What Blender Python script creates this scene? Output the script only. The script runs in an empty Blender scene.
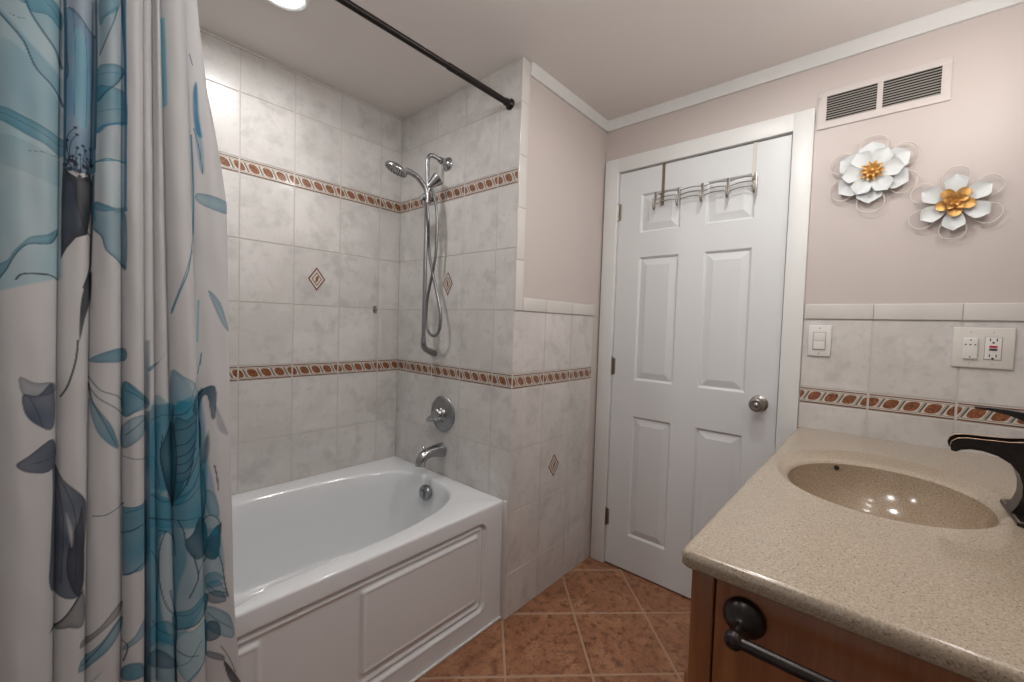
import bpy, bmesh, math, random
import numpy as np
from mathutils import Vector, Matrix
random.seed(4)
scene = bpy.context.scene
COL = scene.collection

# ------------------------------------------------------------------ camera
Fw = Vector((0.74825063, 0.66231994, -0.03812212))
Rt = Vector((0.66337269, -0.7476231, 0.03156546))
Up = Vector((0.00759455, 0.04890805, 0.99877441))
cam_data = bpy.data.cameras.new('camera')
cam_data.sensor_width = 36.0
cam_data.lens = 419.25 / 1024 * 36.0
cam_data.clip_start = 0.02
cam = bpy.data.objects.new('camera', cam_data)
COL.objects.link(cam)
cam.matrix_world = Matrix(((Rt.x, Up.x, -Fw.x, -1.9832), (Rt.y, Up.y, -Fw.y, -1.1373), (Rt.z, Up.z, -Fw.z, 1.2417), (0, 0, 0, 1)))
scene.camera = cam

# ------------------------------------------------------------------ world, lights, exposure
w = bpy.data.worlds.new('world'); scene.world = w; w.use_nodes = True
w.node_tree.nodes['Background'].inputs[0].default_value = (0.8, 0.85, 1, 1)
w.node_tree.nodes['Background'].inputs[1].default_value = 0.3
scene.view_settings.view_transform = 'Standard'
scene.view_settings.look = 'None'
scene.view_settings.gamma = 1
scene.view_settings.use_curve_mapping = False
scene.view_settings.exposure = 0.13

def area(name, loc, direction, size, power, color, shape='DISK', sy=None, spread=180):
    d = bpy.data.lights.new(name, 'AREA'); d.shape = shape; d.size = size
    if sy: d.size_y = sy
    d.energy = power; d.color = color; d.spread = math.radians(spread)
    o = bpy.data.objects.new(name, d); COL.objects.link(o); o.location = loc
    o.rotation_euler = Vector(direction).to_track_quat('-Z', 'Y').to_euler()
    return o
area('tub_downlight', (-1.44, .40, 2.288), (0, 0, -1), .10, 4.6, (1, .985, .97))
area('vanity_downlight', (-.66, -.79, 2.288), (0, 0, -1), .10, 4.2, (1, .98, .955))
def globe(name, loc, power, color, r=.045):
    d = bpy.data.lights.new(name, 'POINT'); d.energy = power; d.color = color; d.shadow_soft_size = r
    o = bpy.data.objects.new(name, d); COL.objects.link(o); o.location = loc; return o
globe('room_ceiling_lamp', (-1.42, -.78, 2.10), 10.5, (1, .975, .95), .10)
area('added_fill_light', (-2.82, -.72, 1.25), (1, .1, 0), .80, 1.2, (.92, .96, 1), 'RECTANGLE', 1.7)  # soft fill added behind the camera, not a known opening
for gx in (-.92, -.64, -.36): globe('vanity_globe_lamp', (gx, -1.36, 2.03), 1.75, (1, .97, .94))

# ------------------------------------------------------------------ materials
def mat(name, color, rough=.5, metal=0., coat=0., spec=.5, noise=None, bump=None, island=0., trans=0., coat_rough=.1):
    """noise=(scale, amount, color2[, detail]) ; bump=(scale, strength)"""
    m = bpy.data.materials.new(name); m.use_nodes = True
    nt = m.node_tree; b = nt.nodes['Principled BSDF']
    b.inputs['Base Color'].default_value = (*color, 1); b.inputs['Roughness'].default_value = rough
    b.inputs['Metallic'].default_value = metal; b.inputs['Specular IOR Level'].default_value = spec
    b.inputs['Coat Weight'].default_value = coat; b.inputs['Coat Roughness'].default_value = coat_rough
    tc = nt.nodes.new('ShaderNodeTexCoord')
    cur = None
    if noise:
        for (sc, am, c2, lo, hi) in noise:
            n = nt.nodes.new('ShaderNodeTexNoise'); n.inputs['Scale'].default_value = sc; n.inputs['Detail'].default_value = 5
            n.inputs['Roughness'].default_value = .62
            nt.links.new(tc.outputs['Object'], n.inputs['Vector'])
            mr = nt.nodes.new('ShaderNodeMapRange'); mr.inputs[1].default_value = lo; mr.inputs[2].default_value = hi
            mr.inputs[3].default_value = 0; mr.inputs[4].default_value = am
            nt.links.new(n.outputs[0], mr.inputs[0])
            mx = nt.nodes.new('ShaderNodeMix'); mx.data_type = 'RGBA'
            nt.links.new(mr.outputs[0], mx.inputs[0])
            if cur: nt.links.new(cur, mx.inputs[6])
            else: mx.inputs[6].default_value = (*color, 1)
            mx.inputs[7].default_value = (*c2, 1)
            cur = mx.outputs[2]
    if island:
        g = nt.nodes.new('ShaderNodeNewGeometry')
        mr = nt.nodes.new('ShaderNodeMapRange'); mr.inputs[3].default_value = 1 - island; mr.inputs[4].default_value = 1 + island
        nt.links.new(g.outputs['Random Per Island'], mr.inputs[0])
        hs = nt.nodes.new('ShaderNodeHueSaturation'); nt.links.new(mr.outputs[0], hs.inputs['Value'])
        if cur: nt.links.new(cur, hs.inputs['Color'])
        else: hs.inputs['Color'].default_value = (*color, 1)
        cur = hs.outputs[0]
    if cur: nt.links.new(cur, b.inputs['Base Color'])
    if bump:
        n = nt.nodes.new('ShaderNodeTexNoise'); n.inputs['Scale'].default_value = bump[0]; n.inputs['Detail'].default_value = 4
        nt.links.new(tc.outputs['Object'], n.inputs['Vector'])
        bp = nt.nodes.new('ShaderNodeBump'); bp.inputs['Strength'].default_value = bump[1]; bp.inputs['Distance'].default_value = .004
        nt.links.new(n.outputs[0], bp.inputs['Height']); nt.links.new(bp.outputs[0], b.inputs['Normal'])
    return m
def emis(name, color, s):
    m = bpy.data.materials.new(name); m.use_nodes = True; nt = m.node_tree
    b = nt.nodes['Principled BSDF']; b.inputs['Emission Color'].default_value = (*color, 1); b.inputs['Emission Strength'].default_value = s
    b.inputs['Base Color'].default_value = (.8, .8, .8, 1)
    return m
M = dict(
    paint=mat('pink_beige_paint', (.545, .487, .460), .45, bump=(60, .06), spec=.4),
    ceil=mat('ceiling_paint', (.74, .70, .675), .7, bump=(9, .25), noise=[(3, .25, (.78, .74, .71), .4, .7)]),
    white=mat('white_trim_paint', (.70, .71, .70), .38),
    door=mat('white_door_paint', (.68, .70, .71), .35),
    tile=mat('marbled_wall_tile', (.575, .555, .535), .28, coat=.08, island=.03,
             noise=[(6, .75, (.66, .64, .62), .42, .60), (10, .62, (.45, .435, .42), .52, .66), (34, .38, (.38, .365, .35), .56, .72)], bump=(25, .05)),
    grout=mat('grout', (.55, .525, .495), .8),
    cream=mat('border_cream', (.64, .59, .52), .25, coat=.3),
    rust=mat('border_rust', (.20, .065, .03), .3, coat=.2, noise=[(170, .8, (.40, .17, .06), .48, .62), (90, .6, (.07, .03, .02), .5, .62)]),
    line=mat('border_brown_line', (.16, .055, .04), .3),
    sage=mat('border_grey_green', (.11, .11, .10), .3),
    floor=mat('terracotta_floor_tile', (.29, .125, .062), .38, island=.05,
              noise=[(11, .8, (.40, .20, .105), .44, .62), (30, .85, (.135, .052, .026), .50, .64), (100, .6, (.10, .04, .02), .52, .66), (120, .4, (.44, .25, .15), .55, .7)], bump=(60, .08)),
    fgrout=mat('floor_grout', (.40, .25, .16), .8),
    tub=mat('white_tub_acrylic', (.70, .72, .74), .10, coat=.5, coat_rough=.04),
    counter=mat('speckled_sand_solid_surface', (.385, .315, .235), .20, coat=.35,
                noise=[(260, .8, (.50, .43, .34), .50, .62), (320, .8, (.16, .10, .065), .54, .65), (6, .2, (.35, .285, .21), .4, .7)]),
    basin=mat('speckled_sand_shaded_basin', (.33, .25, .17), .16, coat=.35,  # counter colour made browner, bowl shade put into the material
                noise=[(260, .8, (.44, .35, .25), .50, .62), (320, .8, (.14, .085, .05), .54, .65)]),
    wood=mat('honey_maple_wood', (.215, .072, .024), .32, coat=.25),
    dark=mat('dark_gap', (.012, .011, .010), .9),
    bronze=mat('oil_rubbed_bronze', (.020, .017, .016), .30, metal=.6, noise=[(40, .4, (.045, .036, .03), .45, .7)]),
    bronze2=mat('bronze_copper_edge', (.38, .25, .17), .35, metal=.8),  # lighter copper tone for the faucet edges
    chrome=mat('satin_chrome', (.40, .41, .425), .22, metal=1.),
    chromed=mat('dull_chrome', (.31, .32, .33), .3, metal=1.),
    hose=mat('metal_hose', (.26, .27, .28), .32, metal=.9),
    nickel=mat('satin_nickel', (.33, .305, .275), .28, metal=1.),
    brass=mat('antique_brass', (.34, .29, .20), .35, metal=.9),
    plate=mat('white_plastic', (.72, .71, .69), .3),
    plate2=mat('ivory_plastic', (.66, .64, .60), .35),
    black=mat('black_plastic', (.015, .015, .016), .4),
    red=mat('red_plastic', (.45, .02, .03), .35),
    petal=mat('white_enamelled_metal', (.64, .665, .665), .4, noise=[(12, .4, (.53, .60, .61), .45, .7)]),
    gold=mat('brushed_gold', (.60, .34, .11), .45, metal=.65),
    wire=mat('cream_wire', (.62, .58, .53), .4),
    vent=mat('vent_beige', (.57, .52, .495), .45),
    slat=mat('vent_slat', (.34, .32, .30), .5),
    lamp=emis('lamp_glow', (1, .98, .95), 12.),
    hookw=mat('clear_hook', (.55, .55, .55), .2),
    terr=mat('tile_edge', (.62, .60, .57), .25, coat=.3),
)
# wood grain
def grain(m, c2, sc=(3, 3, 3)):
    nt = m.node_tree; b = nt.nodes['Principled BSDF']
    tc = nt.nodes.new('ShaderNodeTexCoord'); mp = nt.nodes.new('ShaderNodeMapping'); mp.inputs['Scale'].default_value = (22, 22, 1.1)
    n = nt.nodes.new('ShaderNodeTexNoise'); n.inputs['Scale'].default_value = 3; n.inputs['Detail'].default_value = 6; n.inputs['Distortion'].default_value = .6
    nt.links.new(tc.outputs['Object'], mp.inputs[0]); nt.links.new(mp.outputs[0], n.inputs['Vector'])
    mr = nt.nodes.new('ShaderNodeMapRange'); mr.inputs[1].default_value = .38; mr.inputs[2].default_value = .68
    mx = nt.nodes.new('ShaderNodeMix'); mx.data_type = 'RGBA'
    mx.inputs[6].default_value = b.inputs['Base Color'].default_value; mx.inputs[7].default_value = (*c2, 1)
    nt.links.new(n.outputs[0], mr.inputs[0]); nt.links.new(mr.outputs[0], mx.inputs[0]); nt.links.new(mx.outputs[2], b.inputs['Base Color'])
grain(M['wood'], (.28, .11, .040))

# ------------------------------------------------------------------ mesh helpers
def world_loc(o):
    p = Vector(o.location)
    while o.parent: o = o.parent; p = p + o.location
    return p
class MB:
    """collects shapes in world coordinates; build() links them as one mesh object"""
    def __init__(s): s.v = []; s.f = []; s.m = []; s.sm = []
    def add(s, vs, fs, mi=0, smooth=False):
        k = len(s.v); s.v += [tuple(p) for p in vs]
        s.f += [tuple(k + i for i in f) for f in fs]; s.m += [mi] * len(fs); s.sm += [smooth] * len(fs); return s
    def box(s, x0, x1, y0, y1, z0, z1, mi=0, bev=0.):
        if bev <= 0:
            vs = [(x, y, z) for x in (x0, x1) for y in (y0, y1) for z in (z0, z1)]
            return s.add(vs, [(0, 1, 3, 2), (4, 6, 7, 5), (0, 4, 5, 1), (2, 3, 7, 6), (0, 2, 6, 4), (1, 5, 7, 3)], mi)
        bm = bmesh.new(); bmesh.ops.create_cube(bm, size=1)
        for v in bm.verts:
            v.co = Vector((x0 + (v.co.x + .5) * (x1 - x0), y0 + (v.co.y + .5) * (y1 - y0), z0 + (v.co.z + .5) * (z1 - z0)))
        bmesh.ops.bevel(bm, geom=bm.edges[:], offset=bev, segments=3, affect='EDGES', profile=.5)
        return s.bm(bm, mi, True)
    def bm(s, bm, mi=0, smooth=False):
        bm.verts.index_update()
        s.add([v.co.copy() for v in bm.verts], [[v.index for v in f.verts] for f in bm.faces], mi, smooth); bm.free(); return s
    def tube(s, pts, r, n=12, mi=0, caps=True, smooth=True):
        pts = [Vector(p) for p in pts]; R = r if hasattr(r, '__len__') else [r] * len(pts)
        tang = []
        for i in range(len(pts)):
            a = pts[max(i - 1, 0)]; b = pts[min(i + 1, len(pts) - 1)]
            d = (b - a); tang.append(d.normalized() if d.length > 1e-9 else Vector((0, 0, 1)))
        t = tang[0]; u = t.orthogonal().normalized(); vs = []
        for i, p in enumerate(pts):
            q = tang[i]; rot = t.rotation_difference(q); u = rot @ u; u = (u - q * u.dot(q)).normalized(); t = q; v = q.cross(u)
            for k in range(n):
                a = 2 * math.pi * k / n; vs.append(p + (u * math.cos(a) + v * math.sin(a)) * R[i])
        fs = []
        for i in range(len(pts) - 1):
            for k in range(n):
                fs.append((i * n + k, i * n + (k + 1) % n, (i + 1) * n + (k + 1) % n, (i + 1) * n + k))
        s.add(vs, fs, mi, smooth)
        if caps:
            s.add(vs[:n], [tuple(reversed(range(n)))], mi); s.add(vs[-n:], [tuple(range(n))], mi)
        return s
    def lathe(s, prof, base, axis, n=32, mi=0, smooth=True, sx=1., upv=None):
        """prof = [(distance along axis, radius)]"""
        ax = Vector(axis).normalized(); u = (Vector(upv) - ax * Vector(upv).dot(ax)).normalized() if upv else ax.orthogonal().normalized(); v = ax.cross(u); base = Vector(base)
        vs = []
        for (d, r) in prof:
            for k in range(n):
                a = 2 * math.pi * k / n; vs.append(base + ax * d + (u * math.cos(a) + v * math.sin(a) * sx) * max(r, 1e-5))
        fs = []
        for i in range(len(prof) - 1):
            for k in range(n): fs.append((i * n + k, i * n + (k + 1) % n, (i + 1) * n + (k + 1) % n, (i + 1) * n + k))
        fs.append(tuple(reversed(range(n)))); fs.append(tuple((len(prof) - 1) * n + k for k in range(n)))
        return s.add(vs, fs, mi, smooth)
    def loft(s, loops, mi=0, smooth=True, close=True, cap_last=False, cap_first=False):
        n = len(loops[0]); vs = [p for L in loops for p in L]; fs = []
        for i in range(len(loops) - 1):
            for k in range(n if close else n - 1): fs.append((i * n + k, i * n + (k + 1) % n, (i + 1) * n + (k + 1) % n, (i + 1) * n + k))
        if cap_last: fs.append(tuple((len(loops) - 1) * n + k for k in range(n)))
        if cap_first: fs.append(tuple(reversed(range(n))))
        return s.add(vs, fs, mi, smooth)
    def grid(s, P, mi=0, smooth=True):
        h = len(P); wd = len(P[0]); vs = [p for row in P for p in row]
        fs = [(i * wd + j, i * wd + j + 1, (i + 1) * wd + j + 1, (i + 1) * wd + j) for i in range(h - 1) for j in range(wd - 1)]
        return s.add(vs, fs, mi, smooth)
    def prism(s, poly, w0, w1, fn, mi=0, smooth=False):
        """2-D polygon (a,b) extruded from w0 to w1; fn(a,b,w)->point"""
        n = len(poly); vs = [fn(a, b, w0) for a, b in poly] + [fn(a, b, w1) for a, b in poly]
        fs = [tuple(range(n)), tuple(reversed(range(n, 2 * n)))] + [(k, (k + 1) % n, n + (k + 1) % n, n + k) for k in range(n)]
        return s.add(vs, fs, mi, smooth)
    def build(s, name, mats, parent=None, origin=None, sharp=None, recalc=True, **props):
        me = bpy.data.meshes.new(name)
        if parent is not None: o0 = world_loc(parent)
        elif origin is not None: o0 = Vector(origin)
        else:
            xs = [p[0] for p in s.v]; ys = [p[1] for p in s.v]; zs = [p[2] for p in s.v]
            o0 = Vector(((min(xs) + max(xs)) / 2, (min(ys) + max(ys)) / 2, min(zs)))
        me.from_pydata([(p[0] - o0.x, p[1] - o0.y, p[2] - o0.z) for p in s.v], [], s.f)
        me.polygons.foreach_set('material_index', s.m); me.polygons.foreach_set('use_smooth', s.sm)
        for m in (mats if isinstance(mats, (list, tuple)) else [mats]): me.materials.append(m)
        if recalc:
            bm = bmesh.new(); bm.from_mesh(me); bmesh.ops.remove_doubles(bm, verts=bm.verts, dist=1e-6)
            bmesh.ops.recalc_face_normals(bm, faces=bm.faces)
            bm.to_mesh(me); bm.free()
        me.set_sharp_from_angle(angle=math.radians(sharp if sharp else 38))
        me.update()
        o = bpy.data.objects.new(name, me); COL.objects.link(o)
        if parent is not None: o.parent = parent
        else: o.location = o0
        for k, v in props.items(): o[k] = v
        return o
def thing(name, loc, label=None, category=None, group=None, kind=None):
    o = bpy.data.objects.new(name, None); COL.objects.link(o); o.location = loc; o.empty_display_size = .05
    if label: o['label'] = label
    if category: o['category'] = category
    if group: o['group'] = group
    if kind: o['kind'] = kind
    return o
def tag(o, label, category, group=None):
    o['label'] = label; o['category'] = category
    if group: o['group'] = group
    return o
def bez(p0, p1, p2, p3, n=12):
    out = []
    for i in range(n + 1):
        t = i / n; out.append(tuple((1 - t) ** 3 * a + 3 * (1 - t) ** 2 * t * b + 3 * (1 - t) * t * t * c + t ** 3 * d for a, b, c, d in zip(p0, p1, p2, p3)))
    return out
def smooth_path(P, n=6, closed=False):
    P = [Vector(p) for p in P]; out = []; N = len(P)
    for i in range(N if closed else N - 1):
        p1 = P[i]; p2 = P[(i + 1) % N]; p0 = P[i - 1] if (closed or i > 0) else p1; p3 = P[(i + 2) % N] if (closed or i + 2 < N) else p2
        for k in range(n):
            t = k / n; out.append(.5 * ((2 * p1) + (p2 - p0) * t + (2 * p0 - 5 * p1 + 4 * p2 - p3) * t * t + (3 * p1 - p0 - 3 * p2 + p3) * t ** 3))
    if not closed: out.append(P[-1])
    return out

# ------------------------------------------------------------------ room measures (metres; floor z=0)
XB, YA, H = -.691, .835, 2.314       # faucet wall plane, back tub wall plane, ceiling
XL, XR0 = -2.215, -2.90              # tub end wall, far left wall of the room
YE = -1.475                          # wall behind the vanity
ROWS = [0, .193, .455, .715, .975, 1.038, 1.302, 1.558, 1.818, 1.880, 2.138, H]
G = .0014

def tiled(mb, P, u0, u1, ujoints, rows, borders, t=.004):
    """bevelled tiles on a wall; P(u, z, d) gives the point d in front of the tile plane's back"""
    us = [u0] + sorted(j for j in ujoints if u0 + .004 < j < u1 - .004) + [u1]
    for r in range(len(rows) - 1):
        z0, z1 = rows[r], rows[r + 1]
        if z1 - z0 < .01: continue
        bd = abs(z1 - z0) < .07 and z0 in borders
        for c in range(len(us) - 1):
            a, b = us[c] + (G if c else 0), us[c + 1] - (G if c < len(us) - 2 else 0)
            e, f = z0 + (G if r else 0), z1 - G
            i = .0018
            vs = [P(a, e, 0), P(b, e, 0), P(b, f, 0), P(a, f, 0), P(a + i, e + i, t), P(b - i, e + i, t), P(b - i, f - i, t), P(a + i, f - i, t)]
            mb.add(vs, [(4, 5, 6, 7), (0, 1, 5, 4), (1, 2, 6, 5), (2, 3, 7, 6), (3, 0, 4, 7)], 2 if bd else 1)
            if bd: rope(mb, P, us[c], us[c + 1], a + i, b - i, z0, z1, t)
def clip(poly, lo, hi):
    for (val, sgn) in ((lo, 1), (hi, -1)):
        out = []
        for k in range(len(poly)):
            p, q = poly[k - 1], poly[k]
            ip, iq = sgn * (p[0] - val) >= 0, sgn * (q[0] - val) >= 0
            if ip != iq:
                s = (val - p[0]) / (q[0] - p[0]); out.append((val, p[1] + s * (q[1] - p[1])))
            if iq: out.append(q)
        poly = out
        if not poly: return poly
    return poly
def rope(mb, P, ua, ub, lo, hi, z0, z1, t, flip=None):
    h = z1 - z0
    def flat(poly, mi, d):
        poly = clip(poly, lo, hi)
        if len(poly) > 2: mb.add([P(a, z0 + b * h, t + d) for a, b in poly], [tuple(range(len(poly)))], mi)
    def bar(v0, v1, mi): flat([(lo, v0), (hi, v0), (hi, v1), (lo, v1)], mi, .0002)
    bar(.055, .12, 4); bar(.88, .945, 4); bar(.175, .20, 5); bar(.80, .825, 5)
    per = .0525; sl = -.030 if P(0, 0, 0)[0] > -.2 else .030
    k0 = int(math.floor((lo - ua) / per)) - 1
    k = 0; u = ua
    while u < ub + per:
        c = u
        el = []
        for q in range(14):
            an = 2 * math.pi * q / 14; ex = .0180 * math.copysign(abs(math.cos(an)) ** .7, math.cos(an)); ey = .27 * math.copysign(abs(math.sin(an)) ** .7, math.sin(an))
            el.append((c + ex + sl * ey, .5 + ey))
        flat(el, 3, .0003)
        c2 = u + per / 2
        flat([(c2 - .0042 - sl * .27, .23), (c2 + .0012 - sl * .27, .23), (c2 + .0012 + sl * .27, .77), (c2 - .0042 + sl * .27, .77)], 5, .0003)
        flat([(c2 + .0032 - sl * .27, .23), (c2 + .0045 - sl * .27, .23), (c2 + .0045 + sl * .27, .77), (c2 + .0032 + sl * .27, .77)], 4, .0003)
        u += per
def diamond(mb, P, u, z, hw, hh, t=.004):
    def dia(a, b, mi, d): mb.add([P(u + a, z, t + d), P(u, z + b, t + d), P(u - a, z, t + d), P(u, z - b, t + d)], [(0, 1, 2, 3)], mi)
    dia(hw, hh, 4, .0004); dia(hw * .80, hh * .80, 2, .0007); dia(hw * .58, hh * .58, 4, .0010); dia(hw * .46, hh * .46, 2, .0013)
    mb.add([P(u + a * hw, z + b * hh, t + .0016) for a, b in ((-.18, -.30), (.05, -.22), (.2, 0), (.22, .3), (.02, .25), (-.14, .08))], [tuple(range(6))], 3)
WM = [M['grout'], M['tile'], M['cream'], M['rust'], M['line'], M['sage'], M['paint'], M['terr']]

# ------------------------------------------------------------------ setting
T = .004; GB = .0017
# back wall of the tub (plane y = YA)
mb = MB(); mb.box(XL - .1, XB + .02, YA + GB, YA + .12, 0, H)
PA = lambda u, z, d: (u, YA + T - d, z)
tiled(mb, PA, XL, XB, [-.812 - .2103 * k for k in range(7)], ROWS, (.975, 1.818))
diamond(mb, PA, -1.130, 1.425, .040, .055)
mb.build('wall_back', WM, kind='structure')
# faucet wall (plane x = XB) and stub wall (plane y = 0), one solid pier
mb = MB(); mb.box(XB + GB, .1, GB, YA + .12, 0, H)
PB = lambda u, z, d: (XB + T - d, u, z)
tiled(mb, PB, 0, YA, [.114, .324, .534, .744], ROWS, (.975, 1.818))
diamond(mb, PB, .425, 1.428, .036, .058)
mb.build('wall_faucet', WM, kind='structure')
mb = MB()
XP = XB + .0045
mb.box(XP, .1, -.0006, GB + .002, 1.35, H, 6)                       # painted face above the wainscot
mb.box(-.070, .1, -.0006, GB + .002, 0, 1.35, 6)
mb.box(XP, -.068, -.0009, GB + .002, 0, 1.352, 0)
PC = lambda u, z, d: (u, T - d - .0025, z)
tiled(mb, PC, XB + .0005, -.070, [-.48, -.27], [0, .193, .455, .715, .975, 1.038, 1.302, 1.356], (.975,))
diamond(mb, PC, -.377, .587, .042, .056)
mb.build('wall_stub', WM, kind='structure')
# bullnose strip up the outer corner of the stub
mb = MB(); zz = [1.302, 1.51, 1.722, 1.932, 2.142, H]
for a, b in zip(zz[:-1], zz[1:]):
    vs = []
    mb.box(XB - .0005, XB + .046, -.0065, .003, a + .0005, b - .0005, 0, .0012)
mb.build('trim_1', [M['terr']], kind='structure')
mb = MB(); us = [XB + .048, -.48, -.27, -.070]
for a, b in zip(us[:-1], us[1:]): mb.box(a + .0005, b - .0005, -.0075, .003, 1.3025, 1.357, 0, .0022)
mb.build('trim_2', [M['terr']], kind='structure')
# door wall (plane x = 0)
DL, DR, DT = .0887, .8276, 2.03
mb = MB()
mb.box(0, .1, -DL + .022, .1, 0, H, 6); mb.box(0, .1, YE - .1, -DR - .022, 0, H, 6); mb.box(0, .1, -DR - .022, -DL + .022, DT + .022, H, 6)
mb.box(.06, .1, -DR - .022, -DL + .022, 0, DT + .03, 6)
PD = lambda u, z, d: (T - d - .003, u, z)
mb.box(-.0014, .01, YE, -.9005, 0, 1.355, 0)
tiled(mb, PD, YE, -.9015, [-1.106, -1.325], [0, .193, .455, .715, .975, 1.038, 1.302, 1.356], (.975,))
mb.build('wall_door', WM, kind='structure')
mb = MB(); us = [YE, -1.325, -1.106, -.9015]
for a, b in zip(us[:-1], us[1:]): mb.box(-.008, .003, a + .0005, b - .0005, 1.3025, 1.357, 0, .0014)
mb.build('trim_3', [M['terr']], kind='structure')
# other walls of the room, behind and beside the camera
mb = MB(); mb.box(XR0 - .1, .1, YE - .1, YE, 0, H, 0); mb.build('wall_right', [M['paint']], kind='structure')
mb = MB(); mb.box(XR0 - .1, XR0, YE - .1, .1, 0, H, 0); mb.build('wall_left', [M['paint']], kind='structure')
mb = MB(); mb.box(XL - .1, XL, .0, YA + .1, 0, H, 0); mb.box(XR0 - .1, XL - .0, 0, .1, 0, H, 0)
mb.build('wall_tub_end', [M['terr']], kind='structure')
mb = MB(); mb.box(XR0 - .1, .1, YE - .1, YA + .12, H, H + .1); mb.build('ceiling', [M['ceil']], kind='structure')
# crown strips
mb = MB(); mb.prism([(0, H), (-.016, H), (-.016, H - .012), (-.010, H - .044), (-.010, H - .050), (0, H - .050)], YE, 0, lambda a, b, w_: (a, w_, b)); mb.build('trim_4', [M['white']], kind='structure')
mb = MB(); mb.prism([(0, H), (-.016, H), (-.016, H - .012), (-.010, H - .044), (-.010, H - .050), (0, H - .050)], XB + .047, 0, lambda a, b, w_: (w_, a - .0006, b)); mb.build('trim_5', [M['white']], kind='structure')
mb = MB(); mb.box(XL, XB - .001, YA - .006, YA + .004, H - .008, H, 0, .002); mb.build('trim_6', [M['terr']], kind='structure')
# floor: diagonal terracotta tiles
def floor():
    mb = MB(); mb.box(XR0 - .1, .1, YE - .1, YA + .12, -.1, -.002, 0)
    bm = bmesh.new()
    for i in range(-9, 9):
        for j in range(-9, 9):
            s0, s1 = -.190 + .452 * i, -.190 + .452 * (i + 1); d0, d1 = .262 + .4415 * j, .262 + .4415 * (j + 1)
            g = .0050; s0 += g; s1 -= g; d0 += g; d1 -= g
            def q(s, d, z): return bm.verts.new(((s - d) / 2, (s + d) / 2, z))
            e = .005
            lo = [q(s0, d0, -.003), q(s1, d0, -.003), q(s1, d1, -.003), q(s0, d1, -.003)]
            hi = [q(s0 + e, d0 + e, 0), q(s1 - e, d0 + e, 0), q(s1 - e, d1 - e, 0), q(s0 + e, d1 - e, 0)]
            bm.faces.new(hi)
            for k in range(4): bm.faces.new((lo[k], lo[(k + 1) % 4], hi[(k + 1) % 4], hi[k]))
    for co, no in (((XR0, 0, 0), (-1, 0, 0)), ((0.06, 0, 0), (1, 0, 0)), ((0, YE, 0), (0, -1, 0)), ((0, .03, 0), (0, 1, 0))):
        bmesh.ops.bisect_plane(bm, geom=bm.verts[:] + bm.edges[:] + bm.faces[:], plane_co=co, plane_no=no, clear_outer=True)
    mb.bm(bm, 1)
    mb.build('floor', [M['fgrout'], M['floor']], kind='structure')
floor()

# ------------------------------------------------------------------ door
def panel_face(mb, us, zs, panels, P, slope, depth, gap, rise, field):
    """flat face with raised-and-fielded panels. P(u,z,d): d behind the face"""
    for i in range(len(us) - 1):
        for j in range(len(zs) - 1):
            a, b, c, d = us[i], us[i + 1], zs[j], zs[j + 1]
            if not (i, j) in panels:
                mb.add([P(a, c, 0), P(b, c, 0), P(b, d, 0), P(a, d, 0)], [(0, 1, 2, 3)])
            else:
                L = []
                for (ins, dep) in ((0, 0), (slope * .5, depth * .35), (slope, depth), (slope + gap, depth), (slope + gap + rise, field)):
                    L.append([P(a + ins, c + ins, dep), P(b - ins, c + ins, dep), P(b - ins, d - ins, dep), P(a + ins, d - ins, dep)])
                mb.loft(L, 0, False, True, cap_last=True)
door = MB()
us = [-DR, -.708, -.515, -.4025, -.207, -DL]
zs = [.008, .186, .802, .984, 1.598, 1.719, 1.908, DT]
panel_face(door, us, zs, {(i, j) for i in (1, 3) for j in (1, 3, 5)}, lambda u, z, d: (.000 + d, u, z), .009, .010, .003, .030, .0015)
n = [(0, u, z) for u in (us[0], us[-1]) for z in (zs[0], zs[-1])]
door.add([(0, us[0], zs[0]), (0, us[-1], zs[0]), (0, us[-1], zs[-1]), (0, us[0], zs[-1]), (.035, us[0], zs[0]), (.035, us[-1], zs[0]), (.035, us[-1], zs[-1]), (.035, us[0], zs[-1])],
         [(4, 7, 6, 5), (0, 4, 5, 1), (1, 5, 6, 2), (2, 6, 7, 3), (3, 7, 4, 0)])
# shift slab so it sits just inside the casing line
d1 = door.build('door_1', [M['door']], origin=(0, -DL, 0), sharp=6, kind='structure')
mb = MB(); kx, ky, kz = 0, -.764, .949
mb.lathe([(0, .033), (.003, .0335), (.006, .031), (.009, .022), (.012, .013), (.024, .012), (.028, .017), (.033, .024), (.042, .0285), (.052, .0290), (.060, .0255), (.0625, .019), (.0615, .016), (.0615, .0125), (.0595, .0115)], (kx, ky, kz), (-1, 0, 0), 40)
kn = mb.build('door_knob', [M['nickel']], d1)
mb = MB(); mb.lathe([(.059, .0105), (.064, .010), (.066, .008), (.068, .003)], (kx, ky, kz), (-1, 0, 0), 24); mb.build('knob_button', [M['chrome']], kn)
for z in (1.835, 1.045, .25):
    mb = MB(); mb.tube([(-.006, -DL + .004, z - .045), (-.006, -DL + .004, z + .045)], .0055, 12)
    mb.lathe([(0, .0045), (.003, .006), (.006, .002)], (-.006, -DL + .004, z + .044), (0, 0, 1), 12)
    mb.box(-.0015, .001, -DL - .014, -DL + .001, z - .042, z + .042)
    mb.box(-.0035, -.001, -DL + .002, -DL + .013, z - .042, z + .042)
    mb.build('hinge', [M['nickel']], d1)
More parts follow.
